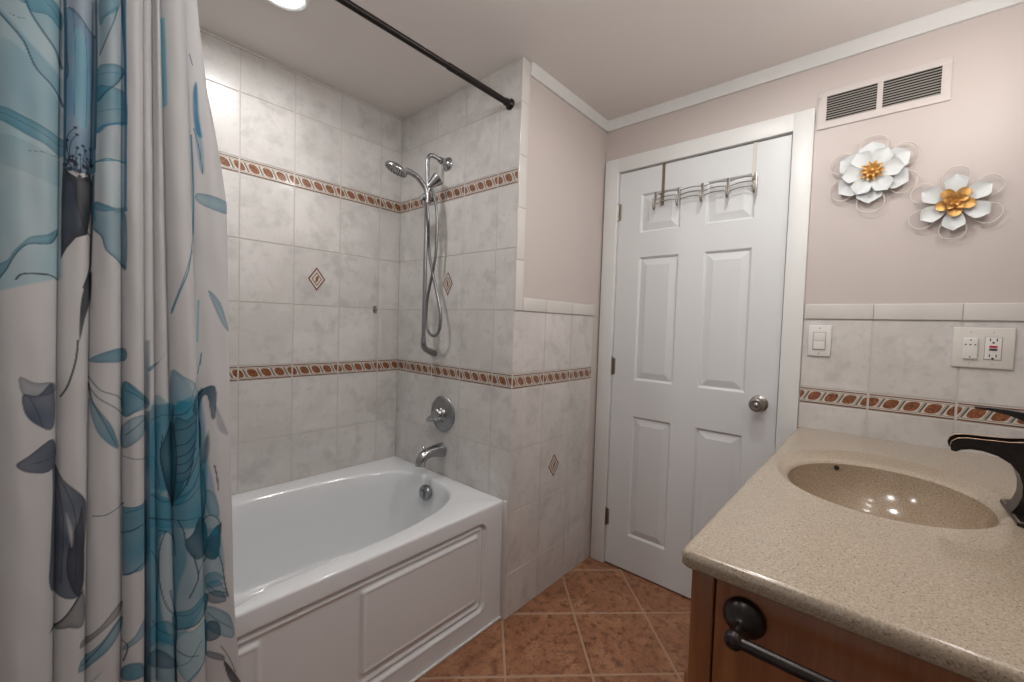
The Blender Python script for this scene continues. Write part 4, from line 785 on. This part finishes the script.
('S','D',0.9,0,[-18282,10183,-18246,10196,-18195,10218,-18148,10252,-18099,10269,-18051,10268,-17996,10252,-17954,10243,-17933,10246]),
('S','D',0.9,0,[-18304,7455,-18282,7399,-18247,7308,-18210,7188,-18194,7075,-18194,6901,-18201,6679,-18212,6467,-18218,6317]),
('S','D',0.9,0,[-18289,5966,-18268,5906,-18233,5804,-18199,5726,-18165,5676,-18118,5624,-18058,5565,-17998,5501,-17952,5439]),
('S','D',0.9,0,[-17872,5865,-17840,5864,-17791,5850,-17733,5837,-17672,5839,-17605,5869,-17528,5915,-17448,5943,-17371,5907]),
('S','D',0.9,0,[-17831,4726,-17804,4735,-17764,4741,-17716,4753,-17667,4781,-17615,4854,-17556,4951,-17500,5041,-17458,5095]),
('S','D',0.9,0,[-17397,8915,-17387,8810,-17374,8661,-17362,8493,-17357,8341,-17365,8197,-17380,8049,-17394,7917,-17404,7823]),
('S','D',0.9,0,[-17904,8291,-17872,8309,-17825,8328,-17768,8350,-17709,8381,-17648,8437,-17579,8509,-17509,8569,-17444,8585]),
('S','D',0.9,0,[-17314,6249,-17292,6219,-17259,6177,-17218,6124,-17174,6077,-17121,6031,-17058,5987,-16997,5943,-16954,5910]),
('S','D',0.9,0,[-17309,5594,-17277,5548,-17232,5482,-17177,5404,-17119,5328,-17051,5242,-16971,5146,-16897,5058,-16844,4994]),
('S','D',0.9,0,[-18289,9449,-18273,9411,-18249,9356,-18219,9278,-18202,9206,-18190,9107,-18179,8983,-18170,8866,-18163,8783]),
('P','T',0.5,0,[-18300,9976,-18267,10097,-18209,10128,-18169,10121,-18140,10059,-18136,9931,-18146,9734,-18159,9515,-18160,9316,-18139,9132,-18102,8941,-18072,8772,-18068,8658,-18108,8593,-18173,8557,-18242,8587,-18294,8715,-18315,8972,-18322,9345,-18316,9715]),
('P','T',0.45,0,[-17404,7478,-17354,7579,-17264,7591,-17163,7527,-17085,7404,-17035,7184,-16998,6873,-16984,6566,-17000,6358,-17065,6265,-17167,6239,-17269,6275,-17341,6375,-17381,6594,-17429,6968,-17440,7301]),
('P','T',0.4,1,[-17358,8456,-17328,8477,-17280,8449,-17225,8388,-17181,8308,-17148,8197,-17117,8047,-17101,7909,-17105,7822,-17144,7801,-17208,7821,-17271,7867,-17316,7934,-17343,8050,-17360,8209,-17365,8361]),
('S','K',1.1,0,[-17900,9926,-17873,9933,-17830,9939,-17779,9946,-17730,9961,-17680,9992,-17626,10032,-17574,10069,-17533,10089]),
('S','K',1.1,0,[-17902,9329,-17868,9343,-17818,9360,-17759,9380,-17706,9411,-17659,9465,-17612,9536,-17570,9604,-17538,9649]),
('S','K',1.1,0,[-17909,8967,-17879,8976,-17834,8985,-17782,8997,-17733,9022,-17686,9076,-17640,9152,-17596,9224,-17564,9271]),
('S','K',1.1,0,[-18102,9842,-18113,9770,-18128,9666,-18141,9545,-18144,9421,-18134,9292,-18116,9153,-18092,9009,-18067,8873,-18037,8732,-18000,8586,-17962,8448,-17940,8361]),
('S','K',1.1,0,[-17927,10031,-17919,9899,-17906,9709,-17893,9491,-17888,9275,-17894,9043,-17907,8788,-17920,8554,-17929,8392]),
('S','K',1.1,0,[-17383,10725,-17414,10680,-17459,10614,-17542,10567,-17574,10489,-17566,10395,-17529,10281,-17472,10138,-17446,9992,-17439,9826,-17438,9637,-17444,9440,-17493,9293,-17554,9137,-17627,8973,-17692,8823,-17734,8716])]

PC_ = dict(T=(.015, .20, .30), B=(.008, .16, .31), D=(.003, .065, .115), L=(.17, .42, .51), K=(.010, .016, .028), S=(.045, .070, .115), W=(.62, .62, .62))
def paint_cloth(x, z):
    col = np.empty((len(x), 3)); col[:] = (.555, .555, .562)
    rs = np.random.RandomState(3)
    ns = np.zeros(len(x))
    for k in range(7):
        fx, fz, p = rs.uniform(20, 90), rs.uniform(10, 60), rs.uniform(0, 6); ns += np.sin(x * fx + z * fz * rs.choice([-1, 1]) + p + 1.3 * np.sin(z * fz * .7 + x * 31))
    ns = ns / 7
    order = np.argsort(z); zs = z[order]
    def sdist(px, pz, pts, closed):
        d = np.full(len(px), 1e9); ins = np.zeros(len(px), bool); n = len(pts)
        for i in range(n if closed else n - 1):
            (ax_, az), (bx, bz) = pts[i], pts[(i + 1) % n]
            vx, vz = bx - ax_, bz - az; L2 = vx * vx + vz * vz + 1e-12
            t = np.clip(((px - ax_) * vx + (pz - az) * vz) / L2, 0, 1)
            d = np.minimum(d, (px - ax_ - t * vx) ** 2 + (pz - az - t * vz) ** 2)
            if closed and az != bz:
                c = ((az > pz) != (bz > pz)) & (px < (bx - ax_) * (pz - az) / (bz - az) + ax_); ins ^= c
        return np.sqrt(d), ins
    for kind, c, a, e, fl in PRINT_AND_CREASES:
        pts = [(fl[i] / 1e4, fl[i + 1] / 1e4) for i in range(0, len(fl), 2)]
        mg = .010
        x0, x1 = min(p[0] for p in pts) - mg, max(p[0] for p in pts) + mg; z0, z1 = min(p[1] for p in pts) - mg, max(p[1] for p in pts) + mg
        i0, i1 = np.searchsorted(zs, z0), np.searchsorted(zs, z1); idx = order[i0:i1]; idx = idx[(x[idx] > x0) & (x[idx] < x1)]
        if not len(idx): continue
        C_ = np.array(PC_[c])
        if kind == 'P':
            d, ins = sdist(x[idx], z[idx], pts, True); sd = np.where(ins, d, -d)
            soft = np.clip(sd / .0012 + .5, 0, 1)
            v = np.clip(a * ((1.12 if c == 'K' else .92 if e else 1.06) + .34 * ns[idx]), 0, .97)
            if e:
                edge = np.exp(-np.maximum(sd, 0) / .0042); v = v + (1 - v) * edge * .5; dark = 1 - .55 * np.exp(-np.maximum(sd, 0) / .0020)
            else: dark = np.ones(len(idx)); soft = np.clip(sd / .004 + .3, 0, 1)
            v = np.clip(v * soft, 0, 1)[:, None]; col[idx] = col[idx] * (1 - v) + C_ * dark[:, None] * v
        elif kind == 'S':
            d, _ = sdist(x[idx], z[idx], pts, False); r = a * .00085
            v = (np.clip((r - d) / .0009 + .5, 0, 1) * .88)[:, None]; col[idx] = col[idx] * (1 - v) + C_ * v
        else:
            d = np.hypot(x[idx] - pts[0][0], z[idx] - pts[0][1]); r = a * .0010
            v = (np.clip((r - d) / .0010 + .5, 0, 1) * .95)[:, None]; col[idx] = col[idx] * (1 - v) + C_ * v
    return np.clip(col, 0, 1)
def make_curtain():
    nz = 1180; zz = np.linspace(.125, 2.125, nz)
    counts = [16, 16, 20, 24, 76, 46, 46, 40, 20, 20, 46, 44]
    ct = creases(zz); cols = []
    for i, n in enumerate(counts):
        for k in range(n): cols.append(ct[i] + (ct[i + 1] - ct[i]) * (.5 - .5 * math.cos(math.pi * k / n)) * np.ones(nz))
    cols.append(ct[-1] * np.ones(nz))
    X = np.array(cols).T; Zz = np.repeat(zz[:, None], X.shape[1], 1)
    Y = np.array([surf(X[:, j], zz) for j in range(X.shape[1])]).T
    # the free edge waves gently
    n = X.shape[1]
    x, y, z = X.ravel(), Y.ravel(), Zz.ravel()
    # soft wrinkles
    y = y + .0012 * np.sin(x * 160 + z * 6) * np.sin(z * 7 + x * 9) + .0007 * np.sin(z * 41 + x * 60)
    me = bpy.data.meshes.new('shower_curtain')
    o0 = (-1.95, .03, .125)
    me.vertices.add(len(x)); me.vertices.foreach_set('co', np.stack([x - o0[0], y - o0[1], z - o0[2]], 1).ravel())
    r, c = np.meshgrid(np.arange(nz - 1), np.arange(n - 1), indexing='ij'); a = (r * n + c).ravel()
    F = np.stack([a, a + 1, a + n + 1, a + n], 1).ravel()
    me.loops.add(len(F)); me.loops.foreach_set('vertex_index', F)
    me.polygons.add(len(a)); me.polygons.foreach_set('loop_start', np.arange(0, len(F), 4)); me.polygons.foreach_set('loop_total', np.full(len(a), 4))
    me.polygons.foreach_set('use_smooth', np.ones(len(a), bool))
    me.update(calc_edges=True)
    at = me.color_attributes.new('print', 'FLOAT_COLOR', 'POINT')
    rgb = paint_cloth(x, z); at.data.foreach_set('color', np.concatenate([rgb, np.ones((len(x), 1))], 1).astype(np.float32).ravel())
    m = bpy.data.materials.new('printed_curtain_cloth'); m.use_nodes = True; nt = m.node_tree; b = nt.nodes['Principled BSDF']
    an = nt.nodes.new('ShaderNodeAttribute'); an.attribute_name = 'print'; nt.links.new(an.outputs['Color'], b.inputs['Base Color'])
    b.inputs['Roughness'].default_value = .55; b.inputs['Sheen Weight'].default_value = .1
    tr = nt.nodes.new('ShaderNodeBsdfTranslucent'); nt.links.new(an.outputs['Color'], tr.inputs['Color'])
    ms = nt.nodes.new('ShaderNodeMixShader'); ms.inputs[0].default_value = .22
    nt.links.new(b.outputs[0], ms.inputs[1]); nt.links.new(tr.outputs[0], ms.inputs[2]); nt.links.new(ms.outputs[0], nt.nodes['Material Output'].inputs['Surface'])
    me.materials.append(m)
    o = bpy.data.objects.new('shower_curtain', me); COL.objects.link(o); o.location = o0
    tag(o, 'white fabric shower curtain printed with teal and grey watercolour flowers', 'shower curtain')
    # hanging rings on the rod
    for k, xx in enumerate([-2.19, -2.145, -2.10, -2.05, -1.99, -1.93, -1.888, -1.85, -1.815, -1.785]):
        mb = MB(); mb.tube([(xx, .056 + .026 * math.cos(a), 2.137 + .026 * math.sin(a)) for a in [2 * math.pi * q / 20 for q in range(20)]] + [(xx, .082, 2.137)], .0016, 6, caps=False)
        mb.build('curtain_ring', [M['bronze']], o)
make_curtain()

# ------------------------------------------------------------------ vanity and countertop
VX, VY = -1.258, -.915
va2 = thing('vanity_cabinet', (-.63, -1.19, 0), 'honey brown wooden vanity cabinet under the speckled countertop', 'cabinet')
mb = MB()
mb.box(VX + .012, VX + .020, YE + .002, VY - .02, .10, .846); mb.box(-.021, -.003, YE + .002, VY - .02, .10, .846)      # carcass sides, back, floor, front rail
mb.box(VX + .020, -.021, YE + .002, YE + .012, .10, .846); mb.box(VX + .020, -.021, YE + .012, VY - .02, .10, .118); mb.box(VX + .020, -.021, VY - .04, VY - .02, .10, .846)
mb.box(VX + .05, -.003, YE + .002, VY - .09, 0, .10)                     # toe kick
mb.build('carcass', [M['wood']], va2)
mb = MB(); mb.box(VX, VX + .03, VY - .036, VY, .0, .846, 0, .003); mb.build('corner_post', [M['wood']], va2)
mb = MB(); mb.box(VX + .0005, VX + .012, YE + .002, VY - .0395, .0, .8465, 0, .001); mb.build('side_panel', [M['wood']], va2)
mb = MB(); mb.box(VX + .03, -.003, VY - .02, VY - .001, .67, .845, 0, .003); mb.build('false_drawer', [M['wood']], va2)
for k in range(3):
    a = VX + .002 + k * .415; mb = MB(); mb.box(a, a + .411, VY - .014, VY + .006, .105, .662, 0, .004)
    d = mb.build('door', [M['wood']], va2)
    mb = MB(); mb.lathe([(0, .008), (.012, .006), (.018, .014), (.026, .013), (.029, .005)], (a + (.37 if k != 2 else .04), VY + .006, .60), (0, 1, 0), 20); mb.build('knob', [M['bronze']], d)
CT0, CZ = (-.624, -1.150), .879
ctop = thing('vanity_countertop', (-.63, -1.19, .847), 'speckled sand coloured countertop with an integral oval basin', 'countertop')
ph = phis_for(CT0[0], CT0[1], -1.2750, -.0010, YE + .001, -.9000, n=200)
extra = []
def cr(ins, z):
    x0, x1, y0_, y1 = -1.275 + ins, -.001, YE + .001, -.900 - ins
    P = polar_rect(CT0[0], CT0[1], phx, z, x0, x1, y0_, y1); r = .012; out = []
    for (x, y, z2) in P:   # round the free corner
        cx_, cy_ = x0 + r, y1 - r
        if x < cx_ and y > cy_:
            v = Vector((x - cx_, y - cy_)); v = v.normalized() * r if v.length > 1e-9 else v; x, y = cx_ + v.x, cy_ + v.y
        out.append((x, y, z2))
    return out
ac = math.atan2(-.900 - CT0[1], -1.275 - CT0[0]) % (2 * math.pi)
phx = sorted(set(ph + [round(ac + d * .0025, 6) for d in range(-12, 13)]))
def so(a, b, z, dx=0, dy=0, nn=2.05): return polar(CT0[0] + dx, CT0[1] + dy, phx, z, a, b, nn)
L = [cr(.012, CZ - .032), cr(.004, CZ - .0305), cr(.0005, CZ - .026), cr(0, CZ - .012), cr(.0012, CZ - .006), cr(.004, CZ - .0022), cr(.009, CZ - .0003), cr(.014, CZ)]
mbt = MB(); mbt.loft(L + [so(.295, .222, CZ, .052, .004), so(.291, .219, CZ + .0003, .051, .004), so(.286, .216, CZ, .050, .004), so(.278, .212, CZ - .0015, .045, .003), so(.264, .207, CZ - .0030, .034, .002), so(.248, .200, CZ - .0045, .018, .001), so(.240, .196, CZ - .0058, .011), so(.232, .1925, CZ - .0072, .005), so(.2265, .190, CZ - .0090, .002), so(.2215, .187, CZ - .0135)], 0, True, True, cap_first=False)
mbt.loft([cr(.012, CZ - .032), so(.36, .245, CZ - .032)], 0, False, True)
mbt.build('slab', [M['counter']], ctop, sharp=50)
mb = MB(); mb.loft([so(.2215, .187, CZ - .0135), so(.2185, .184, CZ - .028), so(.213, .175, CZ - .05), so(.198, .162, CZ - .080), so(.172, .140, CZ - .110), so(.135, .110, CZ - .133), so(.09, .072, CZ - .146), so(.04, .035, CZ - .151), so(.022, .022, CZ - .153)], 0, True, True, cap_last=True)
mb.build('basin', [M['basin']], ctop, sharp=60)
mb = MB(); mb.lathe([(0, .024), (.003, .023), (.004, .018), (.002, .012)], (CT0[0], CT0[1], CZ - .154), (0, 0, 1), 28); mb.build('drain', [M['bronze']], ctop)
# overflow hole
oh = Vector((-0.4373, -1.0526, 0.8549)); on = (Vector((CT0[0], CT0[1], .86)) - oh); on.z = .25 * 0 + .06; on.normalize()
mb = MB(); mb.lathe([(-.004, .0062), (.0010, .0066), (.0012, .0062)], oh, on, 20); mb.build('overflow_hole', [M['dark']], ctop, label='small dark overflow hole')

# faucet
fx, fy = -.632, -1.398
fc = thing('sink_faucet', (fx, fy, CZ), 'dark bronze waterfall faucet standing behind the oval basin', 'faucet')
mb = MB(); oct_ = [(-.098, -.030), (-.080, -.047), (.080, -.047), (.098, -.030), (.098, .030), (.080, .047), (-.080, .047), (-.098, .030)]
def ol(s, z): return [(fx + a * s if abs(a) < 1 else 0, fy + b * s, z) for a, b in oct_]
def oi(i, z): return [(fx + a - math.copysign(i, a), fy + b - math.copysign(i, b), z) for a, b in oct_]
mb.loft([oi(0, CZ), oi(0, CZ + .006), oi(.002, CZ + .008)], 0, False, True, cap_first=True); mb.loft([oi(.002, CZ + .008), oi(.004, CZ + .0083)], 1, False, True); mb.loft([oi(.004, CZ + .0083), oi(.02, CZ + .010)], 0, False, True, cap_last=True)
mb.build('base_plate', [M['bronze'], M['bronze2']], fc)
# body and spout profile in (y, z), seen from the side
low = [(-1.338, CZ + .009), (-1.346, .905), (-1.351, .925), (-1.351, .948), (-1.345, .970), (-1.333, .988), (-1.315, 1.000), (-1.293, 1.006), (-1.275, 1.006), (-1.262, 1.002), (-1.254, .996)]
top = [(-1.247, .998), (-1.245, 1.008), (-1.248, 1.019), (-1.256, 1.026), (-1.270, 1.029), (-1.295, 1.030), (-1.330, 1.032), (-1.360, 1.037), (-1.385, 1.043), (-1.420, 1.043)]
back = [(-1.428, 1.030), (-1.427, .97), (-1.424, .92), (-1.432, CZ + .009)]
wdt = .026
topc = [(-1.249, .998), (-1.250, 1.006), (-1.254, 1.013), (-1.262, 1.018), (-1.275, 1.020), (-1.295, 1.021), (-1.330, 1.023), (-1.358, 1.032), (-1.385, 1.043), (-1.420, 1.043)]
low, top, back, topc = [[(a - .013, b) for a, b in L_] for L_ in (low, top, back, topc)]
fnx = lambda a, b, w_: (fx + w_, a, b)
mb = MB()
mb.prism(low + topc + back, -wdt + .003, wdt - .003, fnx)
mb.prism(low + top + back, -wdt, -wdt + .0032, fnx); mb.prism(low + top + back, wdt - .0032, wdt, fnx)
mb.build('spout', [M['bronze']], fc, sharp=30)
mb = MB()
for s in (-1, 1): mb.tube([(fx + s * (wdt - .0016), a, b) for a, b in top[1:]], .0012, 6)
mb.build('copper_rim', [M['bronze2']], fc, label='copper line along the spout rim')
mb = MB()
mb.loft([[(fx + a * q, fy - .012 + b * q, z) for a, b in ((-.020, -.020), (.020, -.020), (.020, .020), (-.020, .020))] for q, z in ((1, 1.043), (.95, 1.050), (.85, 1.062), (.9, 1.075))], 0, False, True, cap_last=True, cap_first=True)
hp_ = [(-1.280, 1.0945, .0015, .006), (-1.300, 1.0945, .003, .011), (-1.325, 1.092, .005, .015), (-1.345, 1.087, .008, .018), (-1.365, 1.080, .012, .020), (-1.39, 1.073, .016, .021), (-1.425, 1.068, .014, .021)]
mb.loft([[(fx - w_, y - .013, z - t), (fx + w_, y - .013, z - t), (fx + w_, y - .013, z + t), (fx - w_, y - .013, z + t)] for y, z, t, w_ in hp_], 0, False, True, cap_last=True, cap_first=True)
mb.build('lever_handle', [M['bronze']], fc, sharp=30)

# towel bar on the side of the vanity
tb = thing('towel_bar', (VX, -1.0, .80), 'dark bronze towel bar mounted on the side of the wooden vanity', 'towel bar')
bx, bz = -1.322, .798
for yy in (-.997, -1.41):
    mb = MB(); mb.lathe([(0, .0295), (.004, .0305), (.007, .030), (.012, .0275), (.018, .0225), (.024, .016), (.029, .010), (.033, .0075), (bx * -1 + VX, .0075)], (VX, yy, .800), (-1, 0, 0), 40)
    mb.build('rosette', [M['bronze']], tb)
    mb = MB(); mb.lathe([(-.0135 * math.cos(a), .0135 * math.sin(a)) for a in [math.pi * k / 14 for k in range(15)]], (bx, yy, bz), (0, 1, 0), 24); mb.build('ball_end', [M['bronze']], tb)
mb = MB(); mb.tube([(bx, -.997, bz), (bx, -1.41, bz)], .0082, 20, caps=False); mb.build('bar', [M['bronze']], tb)

# ------------------------------------------------------------------ switch and outlet plates (door wall)
def platebox(mb, y0_, y1, z0, z1, t, x=-.0045, bev=.002): mb.box(x - t, x, min(y0_, y1), max(y0_, y1), z0, z1, 0, bev)
sw = thing('light_switch', (0, -.955, 1.22), 'white light switch with two stacked paddles, on the tiles beside the door', 'light switch')
mb = MB(); platebox(mb, -.9185, -.9905, 1.160, 1.278, .0055, bev=.0025); mb.build('wall_plate', [M['plate']], sw)
mb = MB(); platebox(mb, -.9345, -.9745, 1.184, 1.252, .0014, -.0100, .0004); mb.build('switch_frame', [M['slat']], sw, label='grey shadow gap frame around the paddles')
for a, b in ((1.1865, 1.2175), (1.2185, 1.2495)):
    mb = MB(); platebox(mb, -.9365, -.9725, a, b, .0035, -.0105, .0008); mb.build('paddle', [M['plate']], sw)
def screw(parent, y, z, x=-.010, m='chromed', r=.0028):
    mb = MB(); mb.lathe([(0, r), (.0008, r * .9), (.0012, r * .4)], (x, y, z), (-1, 0, 0), 12); mb.build('screw', [M[m]], parent)
screw(sw, -.9545, 1.267, m='black', r=.002); screw(sw, -.9545, 1.171, m='black', r=.002)
ot = thing('outlet_plate', (0, -1.371, 1.22), 'wide two-gang plate with a night light and a red-buttoned outlet', 'outlet')
mb = MB(); platebox(mb, -1.3055, -1.4385, 1.152, 1.280, .0060, bev=.0028); mb.build('wall_plate', [M['plate2']], ot)
mb = MB(); platebox(mb, -1.3280, -1.3620, 1.1795, 1.2475, .0075, -.0100, .003); nl = mb.build('night_light', [M['plate']], ot)
for (y, z) in ((-1.345, 1.2400), (-1.3345, 1.2255), (-1.345, 1.2255), (-1.3555, 1.2255), (-1.345, 1.1865)):
    mb = MB(); mb.lathe([(0, .0022), (.001, .0018)], (-.0174, y, z), (-1, 0, 0), 10); mb.build('sensor_hole', [M['black']], nl)
mb = MB(); platebox(mb, -1.3755, -1.4125, 1.1800, 1.2520, .0016, -.0101, .0005); mb.build('outlet_gap', [M['slat']], ot, label='grey gap line around the outlet')
mb = MB(); platebox(mb, -1.3770, -1.4110, 1.1815, 1.2505, .0030, -.0101, .0008); rc = mb.build('receptacle', [M['plate']], ot)
for zc, s in ((1.2425, 1), (1.1930, 1)):
    for y in (-1.3870, -1.4010):
        mb = MB(); mb.box(-.0136, -.0128, y - .0012, y + .0012, zc - .0042, zc + .0042); mb.build('outlet_slot', [M['black']], rc)
    mb = MB(); mb.lathe([(0, .0030), (.0006, .0028)], (-.0130, -1.394, zc - .0090), (-1, 0, 0), 12); mb.build('ground_hole', [M['black']], rc)
mb = MB(); platebox(mb, -1.3855, -1.4025, 1.2185, 1.2245, .0022, -.0128, .0006); mb.build('reset_button', [M['red']], rc, label='red reset button')
mb = MB(); platebox(mb, -1.3855, -1.4025, 1.2095, 1.2150, .0022, -.0128, .0006); mb.build('test_button', [M['black']], rc, label='black test button')
for y in (-1.345, -1.394):
    for z in (1.2665, 1.1655): screw(ot, y, z, -.0105, 'vent')

# ------------------------------------------------------------------ air vent
vt = thing('wall_vent', (0, -1.083, 2.09), 'beige wall vent with two louvred openings above the metal flowers', 'vent')
VY0, VY1, VZ0, VZ1 = -1.262, -.907, 2.021, 2.163
op = ((-1.2385, -1.0935), (-1.0775, -.9340)); oz0, oz1 = 2.047, 2.139
mb = MB()
mb.box(-.0055, -.0005, VY0, VY1, VZ0, oz0 - .0001, 0, .0012); mb.box(-.0055, -.0005, VY0, VY1, oz1, VZ1, 0, .0012)
for a, b in ((VY0, op[0][0]), (op[0][1], op[1][0]), (op[1][1], VY1)): mb.box(-.0055, -.0005, a, b, oz0 - .002, oz1 + .002, 0, .0008)
mb.build('frame', [M['vent']], vt)
mb = MB(); mb.box(-.0012, -.0004, op[0][0] - .002, op[1][1] + .002, oz0 - .002, oz1 + .002); mb.build('backing', [M['dark']], vt, label='dark duct opening')
ns_ = 10
for (a, b) in op:
    for k in range(ns_):
        z = oz0 + .0035 + (oz1 - oz0 - .002) * k / ns_
        mb = MB(); mb.prism([(-.0050, z - .0028), (-.0046, z - .0033), (-.0014, z + .0014), (-.0018, z + .0019)], a, b, lambda p, q, w_: (p, w_, q)); mb.build('slat', [M['slat']], vt)
for y in (-.920, -1.250): screw(vt, y, 2.092, -.0053, 'vent', .003)

# ------------------------------------------------------------------ metal wall flowers
def FP(cy_, cz_, r, ang, d, side=0., tang=0.):
    """polar point on the door wall: angle from the viewer's right, counter-clockwise; d in front of the wall"""
    a = math.radians(ang); u = r * math.cos(a) - side * math.sin(a); v = r * math.sin(a) + side * math.cos(a)
    return (-d, cy_ - u, cz_ + v)
def petal(cy_, cz_, ang, r0, r1, wd, d0, d1, cup, style, nl=14, nw=9):
    P = []
    for i in range(nl + 1):
        t = i / nl
        if style == 'pointed': hw = wd * (math.sin(math.pi * min(t * .62 + .05, 1)) ** .8 if t < .75 else 1) * (1 if t < .75 else (1 - ((t - .75) / .25) ** 1.2 * .985) * math.sin(math.pi * (.75 * .62 + .05)) ** .8)
        elif style == 'spike': hw = wd * math.sin(math.pi * min(.12 + t * .88, .999)) ** 1.0
        else: hw = wd * max(.18, math.sqrt(max(0, 1 - ((t - .55) / .55) ** 2))) if t < .55 else wd * math.sqrt(max(0.0004, 1 - ((t - .55) / .45) ** 2))
        row = []
        for j in range(nw):
            s = (j / (nw - 1)) * 2 - 1
            r = r0 + (r1 - r0) * t
            d = d0 + (d1 - d0) * math.sin(t * math.pi / 2) + cup * s * s * hw / wd * (.4 + .6 * t)
            row.append(FP(cy_, cz_, r, ang, d, s * hw))
        P.append(row)
    front = P; back_ = [[(p[0] + .0009, p[1], p[2]) for p in row] for row in P]
    mb = MB(); mb.grid(front); mb.grid(back_)
    rim = front[0] + [r[-1] for r in front[1:]] + front[-1][-2::-1] + [r[0] for r in front[-2:0:-1]]
    rimb = back_[0] + [r[-1] for r in back_[1:]] + back_[-1][-2::-1] + [r[0] for r in back_[-2:0:-1]]
    mb.loft([rim, rimb], 0, False, True)
    return mb
def wire_loop(cy_, cz_, ang, r0, r1, wd, d=.012):
    pts = []
    for k in range(29):
        t = k / 28 * 2 * math.pi
        rr_ = r0 + (r1 - r0) * (.5 - .5 * math.cos(t)); s = wd * math.sin(t) * (.35 + .65 * (.5 - .5 * math.cos(t))) * 1.12
        pts.append(FP(cy_, cz_, rr_, ang, d + .006 * math.sin(t / 2), s))
    mb = MB(); mb.tube(pts, .0017, 7, caps=False); return mb
f1 = thing('metal_flower', (-.004, -1.078, 1.822), 'white metal wall flower with a pointed gold centre, nearer the door', 'wall decoration')
c = (-1.078, 1.822)
for k in range(6): wire_loop(*c, 30 + 60 * k, .03, .140 if k == 4 else .130, .046).build('wire_loop', [M['wire']], f1)
for k in range(6): petal(*c, 30 + 60 * k + (3 if k % 2 else -3), .016, .108, .036, .016, .022, .008, 'pointed').build('outer_petal', [M['petal']], f1)
for k in range(6): petal(*c, 2 + 60 * k, .012, .084, .029, .026, .034, .010, 'pointed').build('inner_petal', [M['petal']], f1)
for k in range(10): petal(*c, 36 * k, .004, .037, .0075, .036, .043, .003, 'spike', 8, 5).build('gold_petal', [M['gold']], f1)
for k in range(8): petal(*c, 45 * k + 15, .003, .026, .0065, .042, .052, .003, 'spike', 8, 5).build('gold_petal', [M['gold']], f1)
mb = MB(); mb.lathe([(.030, .010), (.044, .008), (.052, .0075), (.056, .005), (.0575, .001)], (0, c[0], c[1]), (-1, 0, 0), 20); mb.lathe([(.002, .004), (.034, .004)], (0, c[0], c[1]), (-1, 0, 0), 12); mb.build('gold_button', [M['gold']], f1)
f2 = thing('metal_flower', (-.004, -1.287, 1.681), 'white metal wall flower with round gold petals in the centre, nearer the faucet', 'wall decoration')
c = (-1.287, 1.681)
for k in range(6): wire_loop(*c, 30 + 60 * k, .028, .116, .038).build('wire_loop', [M['wire']], f2)
for k in range(6): petal(*c, 30 + 60 * k, .018, .090, .027, .018, .026, .009, 'pointed').build('outer_petal', [M['petal']], f2)
for k in range(5): petal(*c, 270 + 72 * k, .008, .048, .0165, .030, .038, .004, 'round', 12, 7).build('gold_petal', [M['gold']], f2)
for k in range(5): petal(*c, 306 + 72 * k, .004, .029, .011, .036, .046, .005, 'round', 10, 7).build('gold_petal', [M['gold']], f2)
for k in range(5): petal(*c, 290 + 72 * k, .002, .016, .006, .042, .052, .004, 'round', 8, 5).build('gold_petal', [M['gold']], f2)
mb = MB(); mb.lathe([(.026, .008), (.044, .005), (.048, .0035), (.050, .001)], (0, c[0], c[1]), (-1, 0, 0), 16); mb.lathe([(.002, .004), (.030, .004)], (0, c[0], c[1]), (-1, 0, 0), 12); mb.build('gold_button', [M['gold']], f2)

# ------------------------------------------------------------------ over-door hook rack
hk = thing('over_door_hook_rack', (0, -.505, 1.86), 'metal hook rack with wavy wires hung over the top of the door', 'hook rack')
for y, z1 in ((-.3155, 1.835), (-.7000, 1.835)):
    mb = MB(); mb.box(-.0022, -.0008, y - .007, y + .007, z1, DT + .003); mb.box(-.0022, .0362, y - .007, y + .007, DT + .0008, DT + .003); mb.box(.0354, .0366, y - .007, y + .007, DT - .03, DT + .003)
    mb.box(-.026, -.0008, y - .004, y + .004, 1.852, 1.858); mb.box(-.026, -.0008, y - .004, y + .004, 1.880, 1.886)
    mb.build('door_strap', [M['brass'] if y > -.5 else M['wire']], hk)
hy = [-.292, -.401, -.505, -.610, -.713]
for z0 in (1.842, 1.862, 1.882):
    pts = []
    for k in range(65):
        t = k / 64; y = hy[0] + (hy[-1] - hy[0]) * t; ph_ = (t * 4) % 1
        pts.append((-.026, y, z0 + .0075 * math.sin(math.pi * ph_) + .004 * (ph_ - .5)))
    mb = MB(); mb.tube(pts, .0022, 8); mb.build('wavy_wire', [M['nickel']], hk)
for i, y in enumerate(hy):
    mb = MB(); mb.box(-.0315, -.0275, y - .0055, y + .0055, 1.832, 1.896, 0, .001)
    mb.tube(smooth_path([(-.030, y, 1.850), (-.031, y, 1.826), (-.040, y, 1.812), (-.052, y, 1.816), (-.056, y, 1.832), (-.056, y, 1.852)], 5), .0030, 10)
    mb.lathe([(-.004, .001), (-.003, .0033), (0, .0043), (.003, .0033), (.004, .001)], (-.056, y, 1.854), (0, 0, 1), 12)
    mb.build('hook', [M['nickel']], hk)

# frame added round the fill light, on the unseen far wall
mb = MB()
for (a, b, c_, d_) in ((-1.20, -1.12, .33, 2.17), (-.32, -.24, .33, 2.17), (-1.12, -.32, .33, .40), (-1.12, -.32, 2.10, 2.17)): mb.box(XR0, XR0 + .03, a, b, c_, d_, 0, .003)
mb.build('fill_light_frame_1', [M['white']], kind='structure')
